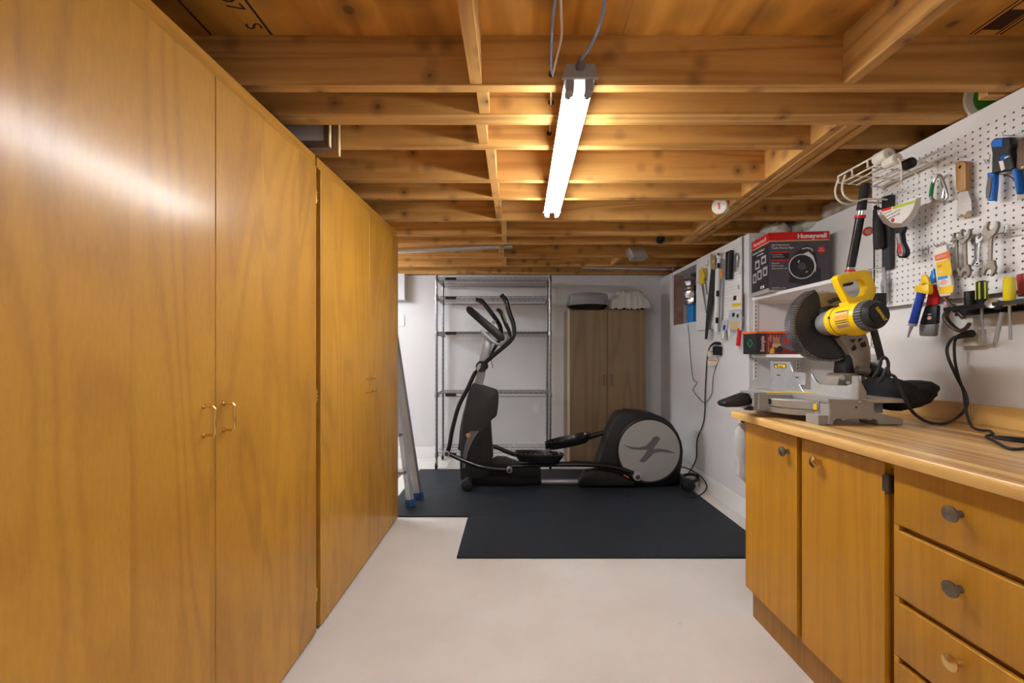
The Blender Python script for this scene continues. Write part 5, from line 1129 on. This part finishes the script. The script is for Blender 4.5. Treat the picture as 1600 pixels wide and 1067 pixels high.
# wrenches on long hooks
def wrench(label, cx, y0, y1, sc_, lean, X, m, ring=False):
    # open-ended both ends, drawn along the local axis, length from pixel span
    p0 = onx(cx, y0, X); p1 = onx(cx + lean, y1, X); Lw = (p1 - p0).length; d = (p1 - p0).normalized(); n = Vector((0, -d.z, d.y))
    if n.y > 0: n = -n
    t = thing('wrench', label, 'wrench', p1)
    def pl(pts, tilt, org): 
        c, s = math.cos(tilt), math.sin(tilt); out = []
        for a, b_ in pts:
            a2, b2 = a * c - b_ * s, a * s + b_ * c; v = org + d * b2 + n * a2; out.append((v.y, v.z))
        return out
    def head(w_, tilt, org, flip):
        q = [(-0.30, -0.75), (-0.30, -0.25), (-0.12, 0.0), (0.12, 0.0), (0.30, -0.25), (0.30, -0.75), (0.48, -0.72), (0.60, -0.35), (0.58, 0.15), (0.36, 0.50), (0.20, 0.85), (-0.20, 0.85), (-0.36, 0.50), (-0.58, 0.15), (-0.60, -0.35), (-0.48, -0.72)]
        return pl([(a * w_, (b_ if not flip else -b_) * w_) for a, b_ in q], tilt, org)
    w1, w2 = 0.036 * sc_, 0.031 * sc_
    part('shank', MB().prism(pl([(-0.0065 * sc_, w1 * 0.55), (0.0065 * sc_, w1 * 0.55), (0.0055 * sc_, Lw - w2 * 0.5), (-0.0055 * sc_, Lw - w2 * 0.5)], 0, p0), 'x', X - 0.003, X + 0.003, 0.0015), m, t)
    part('jaw', MB().prism(head(w1, 0.3, p0 + d * w1 * 0.55, False), 'x', X - 0.0045, X + 0.0045, 0.001), m, t)
    if ring: part('ring_end', MB().lathe([(-0.004, 0.007 * sc_), (-0.004, 0.0125 * sc_), (0.004, 0.0125 * sc_), (0.004, 0.007 * sc_), (-0.004, 0.007 * sc_)], p0 + d * (Lw - w2 * 0.3), (1, 0, 0), 20), m, t)
    else: part('jaw', MB().prism(head(w2, 0.3, p0 + d * (Lw - w2 * 0.55), True), 'x', X - 0.0045, X + 0.0045, 0.001), m, t)
wrench('slim grey open-ended wrench first on the left of the row', 1494.5, 366, 430, 0.72, 2, WX - 0.020, 'old_steel')
wrench('broad grey open-ended wrench with worn markings, second in the row', 1507, 361, 431, 0.95, 3, WX - 0.038, 'old_steel')
wrench('small bright chrome combination wrench hanging between bigger grey ones', 1531.5, 368, 414, 0.55, -3, WX - 0.028, 'chrome', True)
wrench('bright thin open-ended wrench hanging close behind the chrome one', 1524, 370, 415, 0.6, 0, WX - 0.014, 'steel')
wrench('large grey open-ended wrench hanging last on the right of the row', 1548, 350, 428, 1.08, -1, WX - 0.042, 'old_steel')
for a, b_ in (((1490, 376), (1505, 372)), ((1517, 366), (1545, 369)), ((1545, 369), (1571, 363))): hook(pb, [onx(*a, WX), onx(*a, WX - 0.03), onx(*b_, WX - 0.045)], 0.0022)
hook(pb, [onx(1571, 363, WX - 0.045), onx(1573, 352, WX - 0.045), onx(1569, 361, WX)], 0.002)

# tubes of glue and filler
X = WX - 0.03
t = thing('filler_tube', 'white, yellow and orange filler tube hanging upside down from a hook', 'tube', onx(1478, 468, X))
def tubebody(pts, X, th, m, nm, par, bev=0.006):
    return part(nm, MB().prism([(p.y, p.z) for p in (onx(a, b_, X) for a, b_ in pts)], 'x', X - th, X + th, bev, 2), m, par)
tubebody([(1459, 389), (1481, 381), (1490, 447), (1488, 462), (1470, 464), (1466, 452)], X, 0.007, 'print_white', 'body', t)
for pts, m in (([(1460.5, 399.5), (1483, 391.5), (1484.5, 403), (1461.5, 408)], 'orange'), ([(1462.5, 410), (1484.8, 404.5), (1487.5, 429), (1465, 432.5)], 'yellow'), ([(1465, 433), (1480, 430), (1480.5, 434.5), (1465.5, 438)], 'blue_box'), ([(1467.5, 449), (1489.5, 445.5), (1489, 456.5), (1468.5, 460)], 'yellow')):
    part('printed_band', MB().prism([(p.y, p.z) for p in (onx(a, b_, X - 0.0075) for a, b_ in pts)], 'x', X - 0.0078, X - 0.0071), m, t)
text('DRYDex', 0.0115, onx(1463, 405, X - 0.0083), (0, -1, 0.16), (0, 0.16, 1), 'print_white', t, sx=0.9); text('FiX', 0.0125, onx(1465, 418.5, X - 0.0083), (0, -1, 0.1), (0, 0.1, 1), 'red', t); text('ALL', 0.011, onx(1466, 427, X - 0.0083), (0, -1, 0.1), (0, 0.1, 1), 'print_white', t)
part('printed_splash', MB().ball(onx(1474, 441, X - 0.0073), (0.0008, 0.014, 0.011), 12), 'print_pink', t)
part('nozzle', MB().tube(wt([(1477.5, 464), (1478.5, 470)], X), [0.009, 0.007, 0.005], n=12), 'red_clear', t); part('nozzle_cap', MB().tube(wt([(1478.3, 468), (1479, 477)], X), 0.006, n=12), 'print_pink', t)
peg(pb, 1474, 384, WX, 0.035)
X = WX - 0.062
t = thing('adhesive_tube', 'blue adhesive tube with yellow top hanging nozzle down, leaning left', 'tube', onx(1420, 527, X))
part('body', MB().tube(wt([(1440, 457), (1433, 480), (1426.5, 505)], X), 0.0145, n=20), 'blue_dark', t)
for k, (m, w_) in enumerate((('print_white', 0.0006), ('blue', 0.0006))):
    part('printed_stripe', MB().tube([p + Vector((-0.0085, 0.006 - k * 0.008, 0)) for p in wt([(1438.5, 461), (1432.5, 480), (1428, 500)], X)], 0.005, n=10), m, t)
part('shoulder', MB().tube(wt([(1426.5, 505), (1425.4, 509)], X), [0.015, 0.0145], n=20), 'print_grey', t); part('nozzle', MB().tube(wt([(1424.5, 509), (1418.5, 527)], X), [0.0068, 0.003], n=12), 'print_grey', t)
tubebody([(1432, 447), (1454, 443.5), (1455, 455), (1453, 460), (1432, 455.5)], X, 0.009, 'yellow', 'hang_card', t, 0.002)
tubebody([(1441, 430), (1447, 429), (1450, 433), (1454, 444), (1437, 447), (1440, 439)], X, 0.004, 'yellow', 'hang_tab', t, 0.001)
text('MC', 0.011, onx(1441, 446, X - 0.0096), (0, -1, 0.13), (0, 0.13, 1), 'sharpie', t)
X = WX - 0.022
t = thing('silicone_tube', 'red and black squeeze tube with grey cap hanging beside blue one', 'tube', onx(1452, 524, X))
tubebody([(1456, 446), (1461, 443), (1466, 450), (1467.5, 476), (1448, 478), (1451, 462)], X, 0.008, 'red', 'body', t)
tubebody([(1448, 477.5), (1467.5, 476.5), (1466, 506), (1438.5, 507)], X, 0.009, 'box_dark', 'printed_sleeve', t)
tubebody([(1438.5, 506.5), (1465.5, 506), (1462.5, 525.5), (1439, 525)], X, 0.010, 'grey_plastic', 'cap', t)
part('printed_spot', MB().ball(onx(1452, 497, X - 0.0093), (0.0008, 0.009, 0.008), 12), 'print_pink', t); part('printed_spot', MB().ball(onx(1452, 491, X - 0.0093), (0.0008, 0.008, 0.003), 12), 'print_grey', t)
tubebody([(1450, 440), (1456, 428), (1460, 419), (1462, 432), (1463, 440), (1456, 444)], X, 0.005, 'blue_box', 'tip', t, 0.002)
hook(pb, [onx(1448, 434, WX), onx(1448, 434, WX - 0.05)]); 

# grey clamp gadget on the board, left of the tubes
X = WX - 0.02
t = thing('hobby_clamp', 'thin grey metal sliding clamp hanging at the pegboard left edge', 'clamp', onx(1384, 478, X))
part('bar', MB().prism([(p.y, p.z) for p in (onx(a, b_, X) for a, b_ in [(1380.5, 418), (1384, 417), (1384.5, 436), (1387, 436), (1386, 468), (1384, 478), (1379, 466), (1377, 445), (1379, 437), (1380, 434)])], 'x', X - 0.006, X + 0.006, 0.001), 'silver_plastic', t)
part('rod', MB().tube(wt([(1356, 421.5, X - 0.03), (1386, 417)], X), 0.0026, n=8), 'steel', t)
part('window', MB().prism([(p.y, p.z) for p in (onx(a, b_, X) for a, b_ in [(1380.5, 446), (1382.5, 446), (1383.5, 464), (1381.5, 462)])], 'x', X - 0.0068, X - 0.0058), 'mid_grey', t)
part('hook_wire', MB().tube(wt([(1386, 443), (1395, 443), (1395.5, 456), (1387, 457)], X), 0.0016, n=6), 'steel', t)
for pts in ([(1363, 447), (1371, 449)], [(1365, 450), (1369, 460)], [(1388, 443.5), (1393, 444)], [(1389, 475), (1393, 474)]): hook(pb, wt(pts, WX - 0.01), 0.0013)
for pts in ([(1356, 538), (1359, 545), (1361, 541), (1364, 535)], [(1362, 527), (1361, 537), (1366, 544)]): single('peg_hook', MB().tube(wt(pts, XN - 0.006), 0.0014, n=6, k=2), 'dark_iron', {1356: 'small curled wire hook on the wall behind saw motor', 1362: 'small bent wire hook hanging beside the curled one'}[pts[0][0]], 'hook')

# ------------------------------------------------------------------ tool rack on the wall
X = 1.655
t = thing('tool_rack', 'black tool rack with holes for screwdrivers under the large pegboard', 'rack', onx(1550, 490, X))
yL, yR = onx(1492, 483, 1.64).y, 0.95; zr = onx(1530, 481, 1.64).z
rk = part('shelf_plate', MB().box(1.60, 1.695, yR, yL, zr, zr + 0.006, 0.001), 'dark_grey', t)
part('back_rail', MB().box(1.69, XN - 0.001, yR, onx(1492, 480, 1.69).y, zr - 0.018, zr + 0.022, 0.002), 'black_plastic', t)
part('lip', MB().box(1.597, 1.600, yR, yL, zr - 0.004, zr + 0.010), 'black_plastic', t)
part('holder_ring', MB().cyl(onx(1517.5, 483, 1.668), onx(1517.5, 455, 1.668), 0.019, n=20), 'black_plastic', t)
def shaft_tool(nm, label, cx, yt, ym, yb, X, r_, m, sm, stripes=None, lean=0.0, tip=0.004, prof=None):
    t = thing(nm, label, 'screwdriver', onx(cx + lean, ym, X))
    a, b_ = onx(cx, yt, X), onx(cx + lean * 0.3, ym, X); ax_ = (b_ - a).normalized(); Lh = (b_ - a).length
    h = part('handle', MB().lathe([(0, r_ * 0.75), (Lh * 0.04, r_ * 0.97), (Lh * 0.45, r_), (Lh * 0.72, r_ * 0.98), (Lh * 0.82, r_ * 0.8), (Lh * 0.9, r_ * 0.82), (Lh * 0.93, r_ * 1.0), (Lh, r_ * 1.0)] if prof is None else [(Lh * d, r_ * q) for d, q in prof], a, ax_, 24), m, t)
    part('shaft', MB().tube([b_, onx(cx + lean, yb, X)], [tip, tip * 0.95], n=10), sm, t)
    if stripes:
        for k in range(6):
            q = k * math.pi / 3 + 0.35; o = Vector((math.cos(q) * r_ * 0.93, math.sin(q) * r_ * 0.93, 0))
            part('grip_stripe', MB().tube([a + ax_ * Lh * 0.05 + o, a + ax_ * Lh * 0.7 + o], r_ * 0.2, n=8), stripes, h)
    return t
shaft_tool('screwdriver', 'black and lime striped screwdriver standing in the tool rack', 1533.5, 439, 480, 529, 1.625, 0.0138, 'black_plastic', 'steel', 'lime', 2)
shaft_tool('screwdriver', 'translucent yellow-handled screwdriver standing in the tool rack', 1577, 433, 478, 531, 1.615, 0.0148, 'yellow_clear', 'steel', None, 2)
shaft_tool('screwdriver', 'clear red-handled screwdriver at the right end of the tool rack', 1598, 428, 462, 500, 1.66, 0.0145, 'red_clear', 'steel', None, 10)
t = thing('nut_driver', 'bright chrome driver hanging slanted through the tool rack', 'driver', onx(1554, 542, 1.60))
part('shaft', MB().tube(wt([(1566, 488), (1560, 514), (1555.5, 535)], 1.61), 0.006, n=12), 'silver_plastic', t); part('tip', MB().tube(wt([(1555.5, 535), (1553.8, 543)], 1.61), [0.006, 0.0025], n=10), 'chrome', t)
c = onx(1549, 474, 1.60)
t = thing('socket', 'chrome socket end lying on the black tool rack', 'socket', c)
part('body', MB().lathe([(-0.004, 0.011), (-0.004, 0.0145), (0.0, 0.0155), (0.055, 0.0155)], c, (0.55, 0.25, -0.03), 24), 'dark_grey', t); part('rim', MB().lathe([(-0.0045, 0.010), (-0.0055, 0.0148), (-0.003, 0.0158), (0.0, 0.016)], c, (0.55, 0.25, -0.03), 24), 'chrome', t)
# C-clamp hooked on the rack end
X = 1.612
t = thing('c_clamp', 'rusty brown C-clamp hooked on the left end of the tool rack', 'clamp', onx(1492, 519, X))
part('frame', MB().tube(wt([(1486, 481), (1478, 491), (1478.5, 499), (1488, 510), (1499, 516.5), (1509, 513), (1515, 505)], X), [0.0075, 0.0105, 0.0105, 0.0105, 0.0095, 0.008, 0.006], n=10, k=4, flat=0.75), 'dark_iron', t)
part('screw', MB().tube(wt([(1476, 466), (1487, 477), (1492, 482), (1504, 494)], X), 0.0045, n=10), 'dark_iron', t); part('boss', MB().tube(wt([(1487, 478), (1494, 485)], X), 0.011, n=12), 'dark_iron', t)
part('tommy_bar', MB().tube(wt([(1461, 477), (1473, 471), (1486, 467)], X), 0.0025, n=8), 'dark_iron', t); part('swivel_pad', MB().cyl(onx(1503, 493, X), onx(1506, 496, X), 0.009, n=14), 'dark_iron', t)
# outlet under the rack
c = onx(1520, 528, XN)
t = thing('wall_outlet', 'old beige wall outlet with two black plugs below tool rack', 'outlet', c)
part('box_cover', MB().box(XN - 0.03, XN - 0.001, c.y - 0.045, c.y + 0.035, c.z - 0.03, c.z + 0.03, 0.003), 'beige', t)
part('conduit', MB().box(XN - 0.02, XN - 0.001, c.y - 0.02, c.y + 0.005, c.z + 0.03, zr - 0.03, 0.003), 'off_white', t)
t = thing('appliance_cord', 'black cord hanging from the outlet and coiled on the worktop', 'cord', onz(1560, 690, HC))
W2 = XN - 0.055
part('plug', MB().tube(wt([(1519, 521), (1508, 522), (1495, 527)], W2), [0.014, 0.0125, 0.008], n=12), 'rubber', t)
part('cable', MB().tube([onx(1496, 526, W2), onx(1492, 533, W2), onx(1491, 545, W2), onx(1492.5, 566, W2), onx(1498, 590, 1.645), onx(1506, 614, 1.635), onx(1509, 640, 1.62), onz(1517, 664, HC + 0.012), onz(1530, 671.5, HC + 0.006), onz(1546, 673, HC + 0.012), onz(1551, 679, HC + 0.012), onz(1541, 682, HC + 0.007), onz(1557, 691, HC + 0.007), onz(1577, 701, HC + 0.007), onz(1600, 701, HC + 0.008), onz(1612, 696, HC + 0.008), onz(1602, 691, HC + 0.009), onz(1580, 688, HC + 0.015), onz(1553, 683, HC + 0.016), onz(1580, 684, HC + 0.018), onz(1625, 688, HC + 0.018)], 0.0042, n=8, k=4), 'rubber', t)

# ------------------------------------------------------------------ far pegboard tools
X = FXP - 0.012
t = thing('pruning_shears', 'pair of thin-bladed shears with mustard yellow grip on small pegboard', 'shears', onx(1099, 490, X))
part('grip', MB().prism([(p.y, p.z) for p in (onx(a, b_, X) for a, b_ in [(1095, 424), (1098, 418.5), (1103, 420), (1104, 430), (1100, 443), (1095, 445.5), (1093.5, 436)])], 'x', X - 0.012, X + 0.006, 0.004, 2), 'warn_yellow', t)
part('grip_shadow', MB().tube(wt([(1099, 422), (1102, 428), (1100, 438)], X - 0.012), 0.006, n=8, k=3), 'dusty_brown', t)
part('rod', MB().tube(wt([(1097, 445), (1103.5, 489)], X), [0.011, 0.005], n=8, flat=0.4), 'mid_grey', t); part('rod', MB().tube(wt([(1101.5, 430), (1104.5, 460)], X), 0.005, n=8), 'mid_grey', t)
t = thing('hand_saw', 'old hand saw with rusty heel, its tapering dark blade hanging down', 'saw', onx(1103, 530, X - 0.018))
Xs = X - 0.018
part('blade', MB().prism([(p.y, p.z) for p in (onx(a, b_, Xs) for a, b_ in [(1111, 420), (1119.5, 420), (1118.5, 440), (1114, 470), (1110.5, 488), (1105, 530), (1101.3, 530), (1104, 486), (1107.5, 455)])], 'x', Xs - 0.0012, Xs + 0.0012), 'dark_grey', t)
part('heel', MB().prism([(p.y, p.z) for p in (onx(a, b_, Xs) for a, b_ in [(1110, 397), (1113, 396), (1114, 399), (1119, 399), (1120.5, 405), (1119.5, 421), (1110.5, 421)])], 'x', Xs - 0.002, Xs + 0.002), 'dusty_brown', t)
part('heel_bolt', MB().cyl(onx(1115.5, 408, Xs - 0.002), onx(1115.5, 408, Xs - 0.004), 0.013, n=12), 'print_grey', t)
def wbar(nm, label, pts, X, th, m, cat):
    t = thing(nm, label, cat, onx(*pts[-1], X)); part('body', MB().prism([(p.y, p.z) for p in (onx(a, b_, X) for a, b_ in pts)], 'x', X - th, X + th, 0.002), m, t); return t
def wband(t, pts, X, m, nm='band', th=0.0006): part(nm, MB().prism([(p.y, p.z) for p in (onx(a, b_, X) for a, b_ in pts)], 'x', X - th, X + th), m, t)
Xl = FXP - 0.02
t = wbar('spirit_level', 'white spirit level with three black vial windows on small pegboard', [(1120.5, 396), (1125, 396), (1121.5, 518), (1117.5, 518)], Xl, 0.012, 'white_paint', 'level')
for a, b_ in ((411, 419), (454, 463), (496, 505)): wband(t, [(1120.7 - (a - 396) * 0.026, a), (1125.2 - (a - 396) * 0.03, a), (1125.2 - (b_ - 396) * 0.03, b_), (1120.7 - (b_ - 396) * 0.026, b_)], Xl - 0.0125, 'black_gloss', 'vial_window')
wband(t, [(1120.3, 395.3), (1125.3, 395.3), (1125, 399), (1120.3, 399)], Xl - 0.0125, 'handle_dark', 'end_cap')
t = wbar('spirit_level', 'slim silver straightedge with orange tag beside the white level', [(1127, 404), (1129.5, 404), (1126.5, 518), (1123.5, 518)], Xl, 0.008, 'aluminium', 'level')
wband(t, [(1124.5, 420), (1128.8, 420), (1128.2, 435), (1124.2, 435)], Xl - 0.009, 'orange_soft', 'price_tag')
t = wbar('sanding_block', 'black rectangular tool hanging near top of the small pegboard', [(1136, 394), (1144, 390.5), (1142.3, 436), (1135.3, 437.5)], FXP - 0.022, 0.012, 'black_plastic', 'tool')
wband(t, [(1138, 395), (1139.3, 394.5), (1137.8, 435), (1136.6, 435.5)], FXP - 0.0345, 'mid_grey', 'edge_line')
t = wbar('pliers', 'small silver tool hanging from a hook with a white ring', [(1149, 398), (1151.5, 394), (1153, 400), (1150.5, 424), (1147.5, 425), (1147, 412)], FXP - 0.016, 0.005, 'steel', 'pliers')
mb = MB(); c = onx(1154.5, 422, FXP - 0.022); pts = [c + Vector((0, math.cos(k * math.pi / 10) * 0.02, math.sin(k * math.pi / 10) * 0.02)) for k in range(21)]; mb.tube(pts, 0.0035, n=6)
part('ring', mb, 'white_paint', t)
Xc = FXP - 0.02
t = wbar('blister_pack', 'clear card pack with black square and yellow band on small pegboard', [(1145, 459), (1159, 456), (1158.5, 484), (1143.5, 485.5)], Xc, 0.006, 'print_white', 'package')
wband(t, [(1146, 462.5), (1150.5, 461.5), (1150.5, 468.5), (1145.7, 469.5)], Xc - 0.0066, 'dark_grey', 'printed_square'); wband(t, [(1144.5, 474.5), (1157, 473), (1157, 478), (1144.3, 479.5)], Xc - 0.0066, 'yellow', 'printed_band')
t = wbar('blister_pack', 'clear pack of small tan blocks hanging lowest on the small pegboard', [(1140, 486), (1158.5, 484.5), (1158, 516), (1138.5, 515)], Xc - 0.002, 0.006, 'poly', 'package')
wband(t, [(1142, 503), (1154.5, 502.5), (1154, 515), (1141.5, 514)], Xc - 0.009, 'print_tan', 'contents'); wband(t, [(1144, 489), (1148, 488.5), (1147.5, 494.5), (1144, 495)], Xc - 0.009, 'box_dark', 'printed_square'); wband(t, [(1151, 491), (1154, 490.5), (1154, 496), (1151, 496.5)], Xc - 0.009, 'box_dark', 'printed_square')
t = wbar('blister_pack', 'small clear and blue hook pack at the bottom pegboard edge', [(1128.5, 501), (1139, 499), (1136, 515), (1133, 518), (1132, 531), (1127, 531), (1127, 515)], Xc, 0.006, 'poly', 'package')
wband(t, [(1130, 509), (1133.5, 507.5), (1133, 515), (1130, 516)], Xc - 0.0068, 'blue_dark', 'printed_square'); wband(t, [(1128.2, 518), (1131.2, 518), (1131, 529), (1128, 529)], Xc - 0.0068, 'print_white', 'contents')
t = thing('glue_stick', 'slim white pointed nozzle bottle hanging beside the clear packs', 'bottle', onx(1139.5, 530, Xc)); part('body', MB().tube(wt([(1139.5, 514), (1139.3, 531)], Xc), [0.012, 0.005], n=12), 'off_white', t)
t = thing('glue_bottle', 'small red and white bottle hanging below the clear packs', 'bottle', onx(1153.5, 545, Xc))
part('body', MB().tube(wt([(1156, 513), (1153.3, 540)], Xc), 0.0145, n=16), 'red', t); part('cap', MB().tube(wt([(1153.3, 540), (1153, 545)], Xc), 0.012, n=14), 'off_white', t)
o = onx(1150.5, 535, Xc - 0.0148); text('GLUE', 0.014, o, (0, -0.1, 1), (0, 1, 0.1), 'print_pink', t)
for pts in ([(1103, 413), (1105, 416), (1107, 411), (1106, 406)], [(1092, 422), (1094, 428)], [(1089, 440), (1091.5, 444), (1092, 438)], [(1154, 400), (1156, 404)], [(1152, 447), (1155, 452), (1154, 445)]): hook(pb2, wt(pts, FXP - 0.006), 0.0022)
# outlet, adapter and cords on the far wall
c = onx(1121, 556, XF)
t = thing('wall_outlet', 'white outlet with orange-banded plugs below the small pegboard', 'outlet', c)
part('cover', MB().box(XF - 0.007, XF - 0.001, c.y - 0.04, c.y + 0.04, c.z - 0.10, c.z + 0.06, 0.002), 'white_laminate', t)
t = thing('power_adapter', 'black square power adapter plugged in the far outlet', 'adapter', onx(1119, 556, XF - 0.03))
p = onx(1120, 548, XF - 0.035); part('body', MB().box(XF - 0.055, XF - 0.0075, p.y - 0.028, p.y + 0.028, p.z - 0.035, p.z + 0.035, 0.004), 'black_plastic', t)
part('lead', MB().tube([onx(1121, 556, XF - 0.03), onx(1122, 564, XF - 0.02), onx(1118, 575, XF - 0.012), onx(1114, 592, XF - 0.01), onx(1112.5, 614, XF - 0.01), onx(1105, 626, XF - 0.012), onx(1100, 629, XF - 0.015), onx(1093, 623, XF - 0.012), onx(1083, 609, XF - 0.01), onx(1089, 598, XF - 0.01), onx(1083, 592, XF - 0.01), onx(1079, 560, XF - 0.01), onx(1077, 530, XF - 0.01), onx(1075, 509, XF - 0.01), onx(1075, 506.5, XF + 0.01)], 0.0026, n=6, k=4), 'rubber', t)
t = thing('electrical_cable', 'long black cord from the far outlet to the elliptical trainer', 'cord', onx(1098, 640, XF - 0.02))
part('plug', MB().tube([onx(1125, 537, XF - 0.015), onx(1117, 536, XF - 0.03), onx(1110, 541, XF - 0.03)], [0.012, 0.012, 0.007], n=10, k=3), 'rubber', t)
part('cable', MB().tube([onx(1110, 541, XF - 0.03), onx(1106, 552, XF - 0.025), onx(1104, 575, XF - 0.012), onx(1102, 610, XF - 0.012), onx(1100, 656, XF - 0.012), onx(1089, 688, XF - 0.02), onx(1088, 715, XF - 0.025), at(1079, 735, 3.80), at(1067, 748, 3.66), at(1063, 760, 3.52), onz(1068, 771, HM + 0.006), onz(1085, 776, HM + 0.006), onz(1100, 769, HM + 0.006), at(1104, 757, 3.47), at(1092, 742, 3.60), at(1072, 731, 3.72), at(1060, 730, 3.74)], 0.0052, n=8, k=5), 'rubber', t)
t = thing('plug_pair', 'white plug and adapter with orange bands in the far outlet', 'plug', onx(1113, 560, XF - 0.03))
for y in (552, 566):
    p = onx(1112.5, y, XF - 0.03); part('plug', MB().box(XF - 0.055, XF - 0.0075, p.y - 0.03, p.y + 0.025, p.z - 0.026, p.z + 0.022, 0.004), 'off_white', t)
    part('band', MB().box(XF - 0.0565, XF - 0.008, p.y - 0.032, p.y + 0.027, p.z + 0.012, p.z + 0.02), 'orange_soft', t)

# ------------------------------------------------------------------ ducts in the wall opening
c = Vector((1.80, 4.27, 1.46))
t = thing('foil_duct', 'crinkled silver foil duct inside the opening in the right wall', 'duct', c)
random.seed(9)
mb = MB(); rows = []
for k in range(26):
    z = 1.458 + k * 0.0205; r_ = (0.048 if z < 1.66 else 0.082) + random.uniform(-0.010, 0.010); rows.append([mb.bm.verts.new((1.795 + math.cos(q) * (r_ + random.uniform(-0.006, 0.006)), 4.25 + math.sin(q) * (r_ + random.uniform(-0.006, 0.006)), z)) for q in [2 * math.pi * j / 18 for j in range(18)]])
for a, b_ in zip(rows, rows[1:]):
    for j in range(18): mb.bm.faces.new((a[j], a[(j + 1) % 18], b_[(j + 1) % 18], b_[j]))
part('duct', mb, 'foil', t, sharp=0.3)
part('wall_stud', MB().box(1.82, 1.90, OY0 + 0.30, OY0 + 0.36, OZ0 + 0.007, 2.0), 'stud_red', bpy.data.objects['trim_1'])
c = at(1077, 504, 4.05)
t = thing('blue_box', 'bright blue plastic box standing on the sill of the wall opening', 'box', (1.73, 3.99, OZ0 + 0.0065))
part('body', MB().box(1.672, 1.79, 3.93, 4.06, OZ0 + 0.0065, OZ0 + 0.165, 0.004, 2), 'blue_box', t)
part('lid', MB().box(1.669, 1.793, 3.927, 4.063, OZ0 + 0.1655, OZ0 + 0.182, 0.004, 2), 'blue', t)
# bag hanging beside the bench
t = thing('plastic_bag', 'crumpled grey plastic bag hanging under the far end of worktop', 'bag', (1.10, 1.905, 0.55))
random.seed(21); mb = MB(); rows = []
bl = [(1156, 662), (1150, 672), (1147.5, 690), (1149, 706), (1151, 722), (1151.5, 742), (1158, 750), (1166, 757)]
for k, (px, py) in enumerate(bl):
    a = at(px, py, 1.90); x0 = a.x; x1 = 1.135 + 0.02 * math.sin(k * 1.3)
    row = []
    for j in range(14):
        q = 2 * math.pi * j / 14; cx_, rx = (x0 + x1) / 2, (x1 - x0) / 2
        row.append(mb.bm.verts.new((cx_ + math.cos(q) * rx * random.uniform(0.92, 1.0), 1.907 + math.sin(q) * 0.027 * random.uniform(0.6, 1.1), a.z + random.uniform(-0.006, 0.006))))
    rows.append(row)
for a, b_ in zip(rows, rows[1:]):
    for j in range(14): mb.bm.faces.new((a[j], a[(j + 1) % 14], b_[(j + 1) % 14], b_[j]))
mb.bm.faces.new(rows[0]); mb.bm.faces.new(rows[-1][::-1]); bmesh.ops.recalc_face_normals(mb.bm, faces=mb.bm.faces[:])
part('bag', mb, 'poly', t, sharp=0.5)
part('hook', MB().tube([at(1161, 652, 1.90), at(1160, 660, 1.90), at(1163, 664, 1.90), at(1165, 658, 1.90)], 0.004, n=8, k=3), 'steel', t)
part('hook_plate', MB().box(at(1157, 0, 1.9).x, at(1163, 0, 1.9).x, 1.895, 1.899, at(0, 660, 1.9).z, 0.8665), 'dark_iron', t)
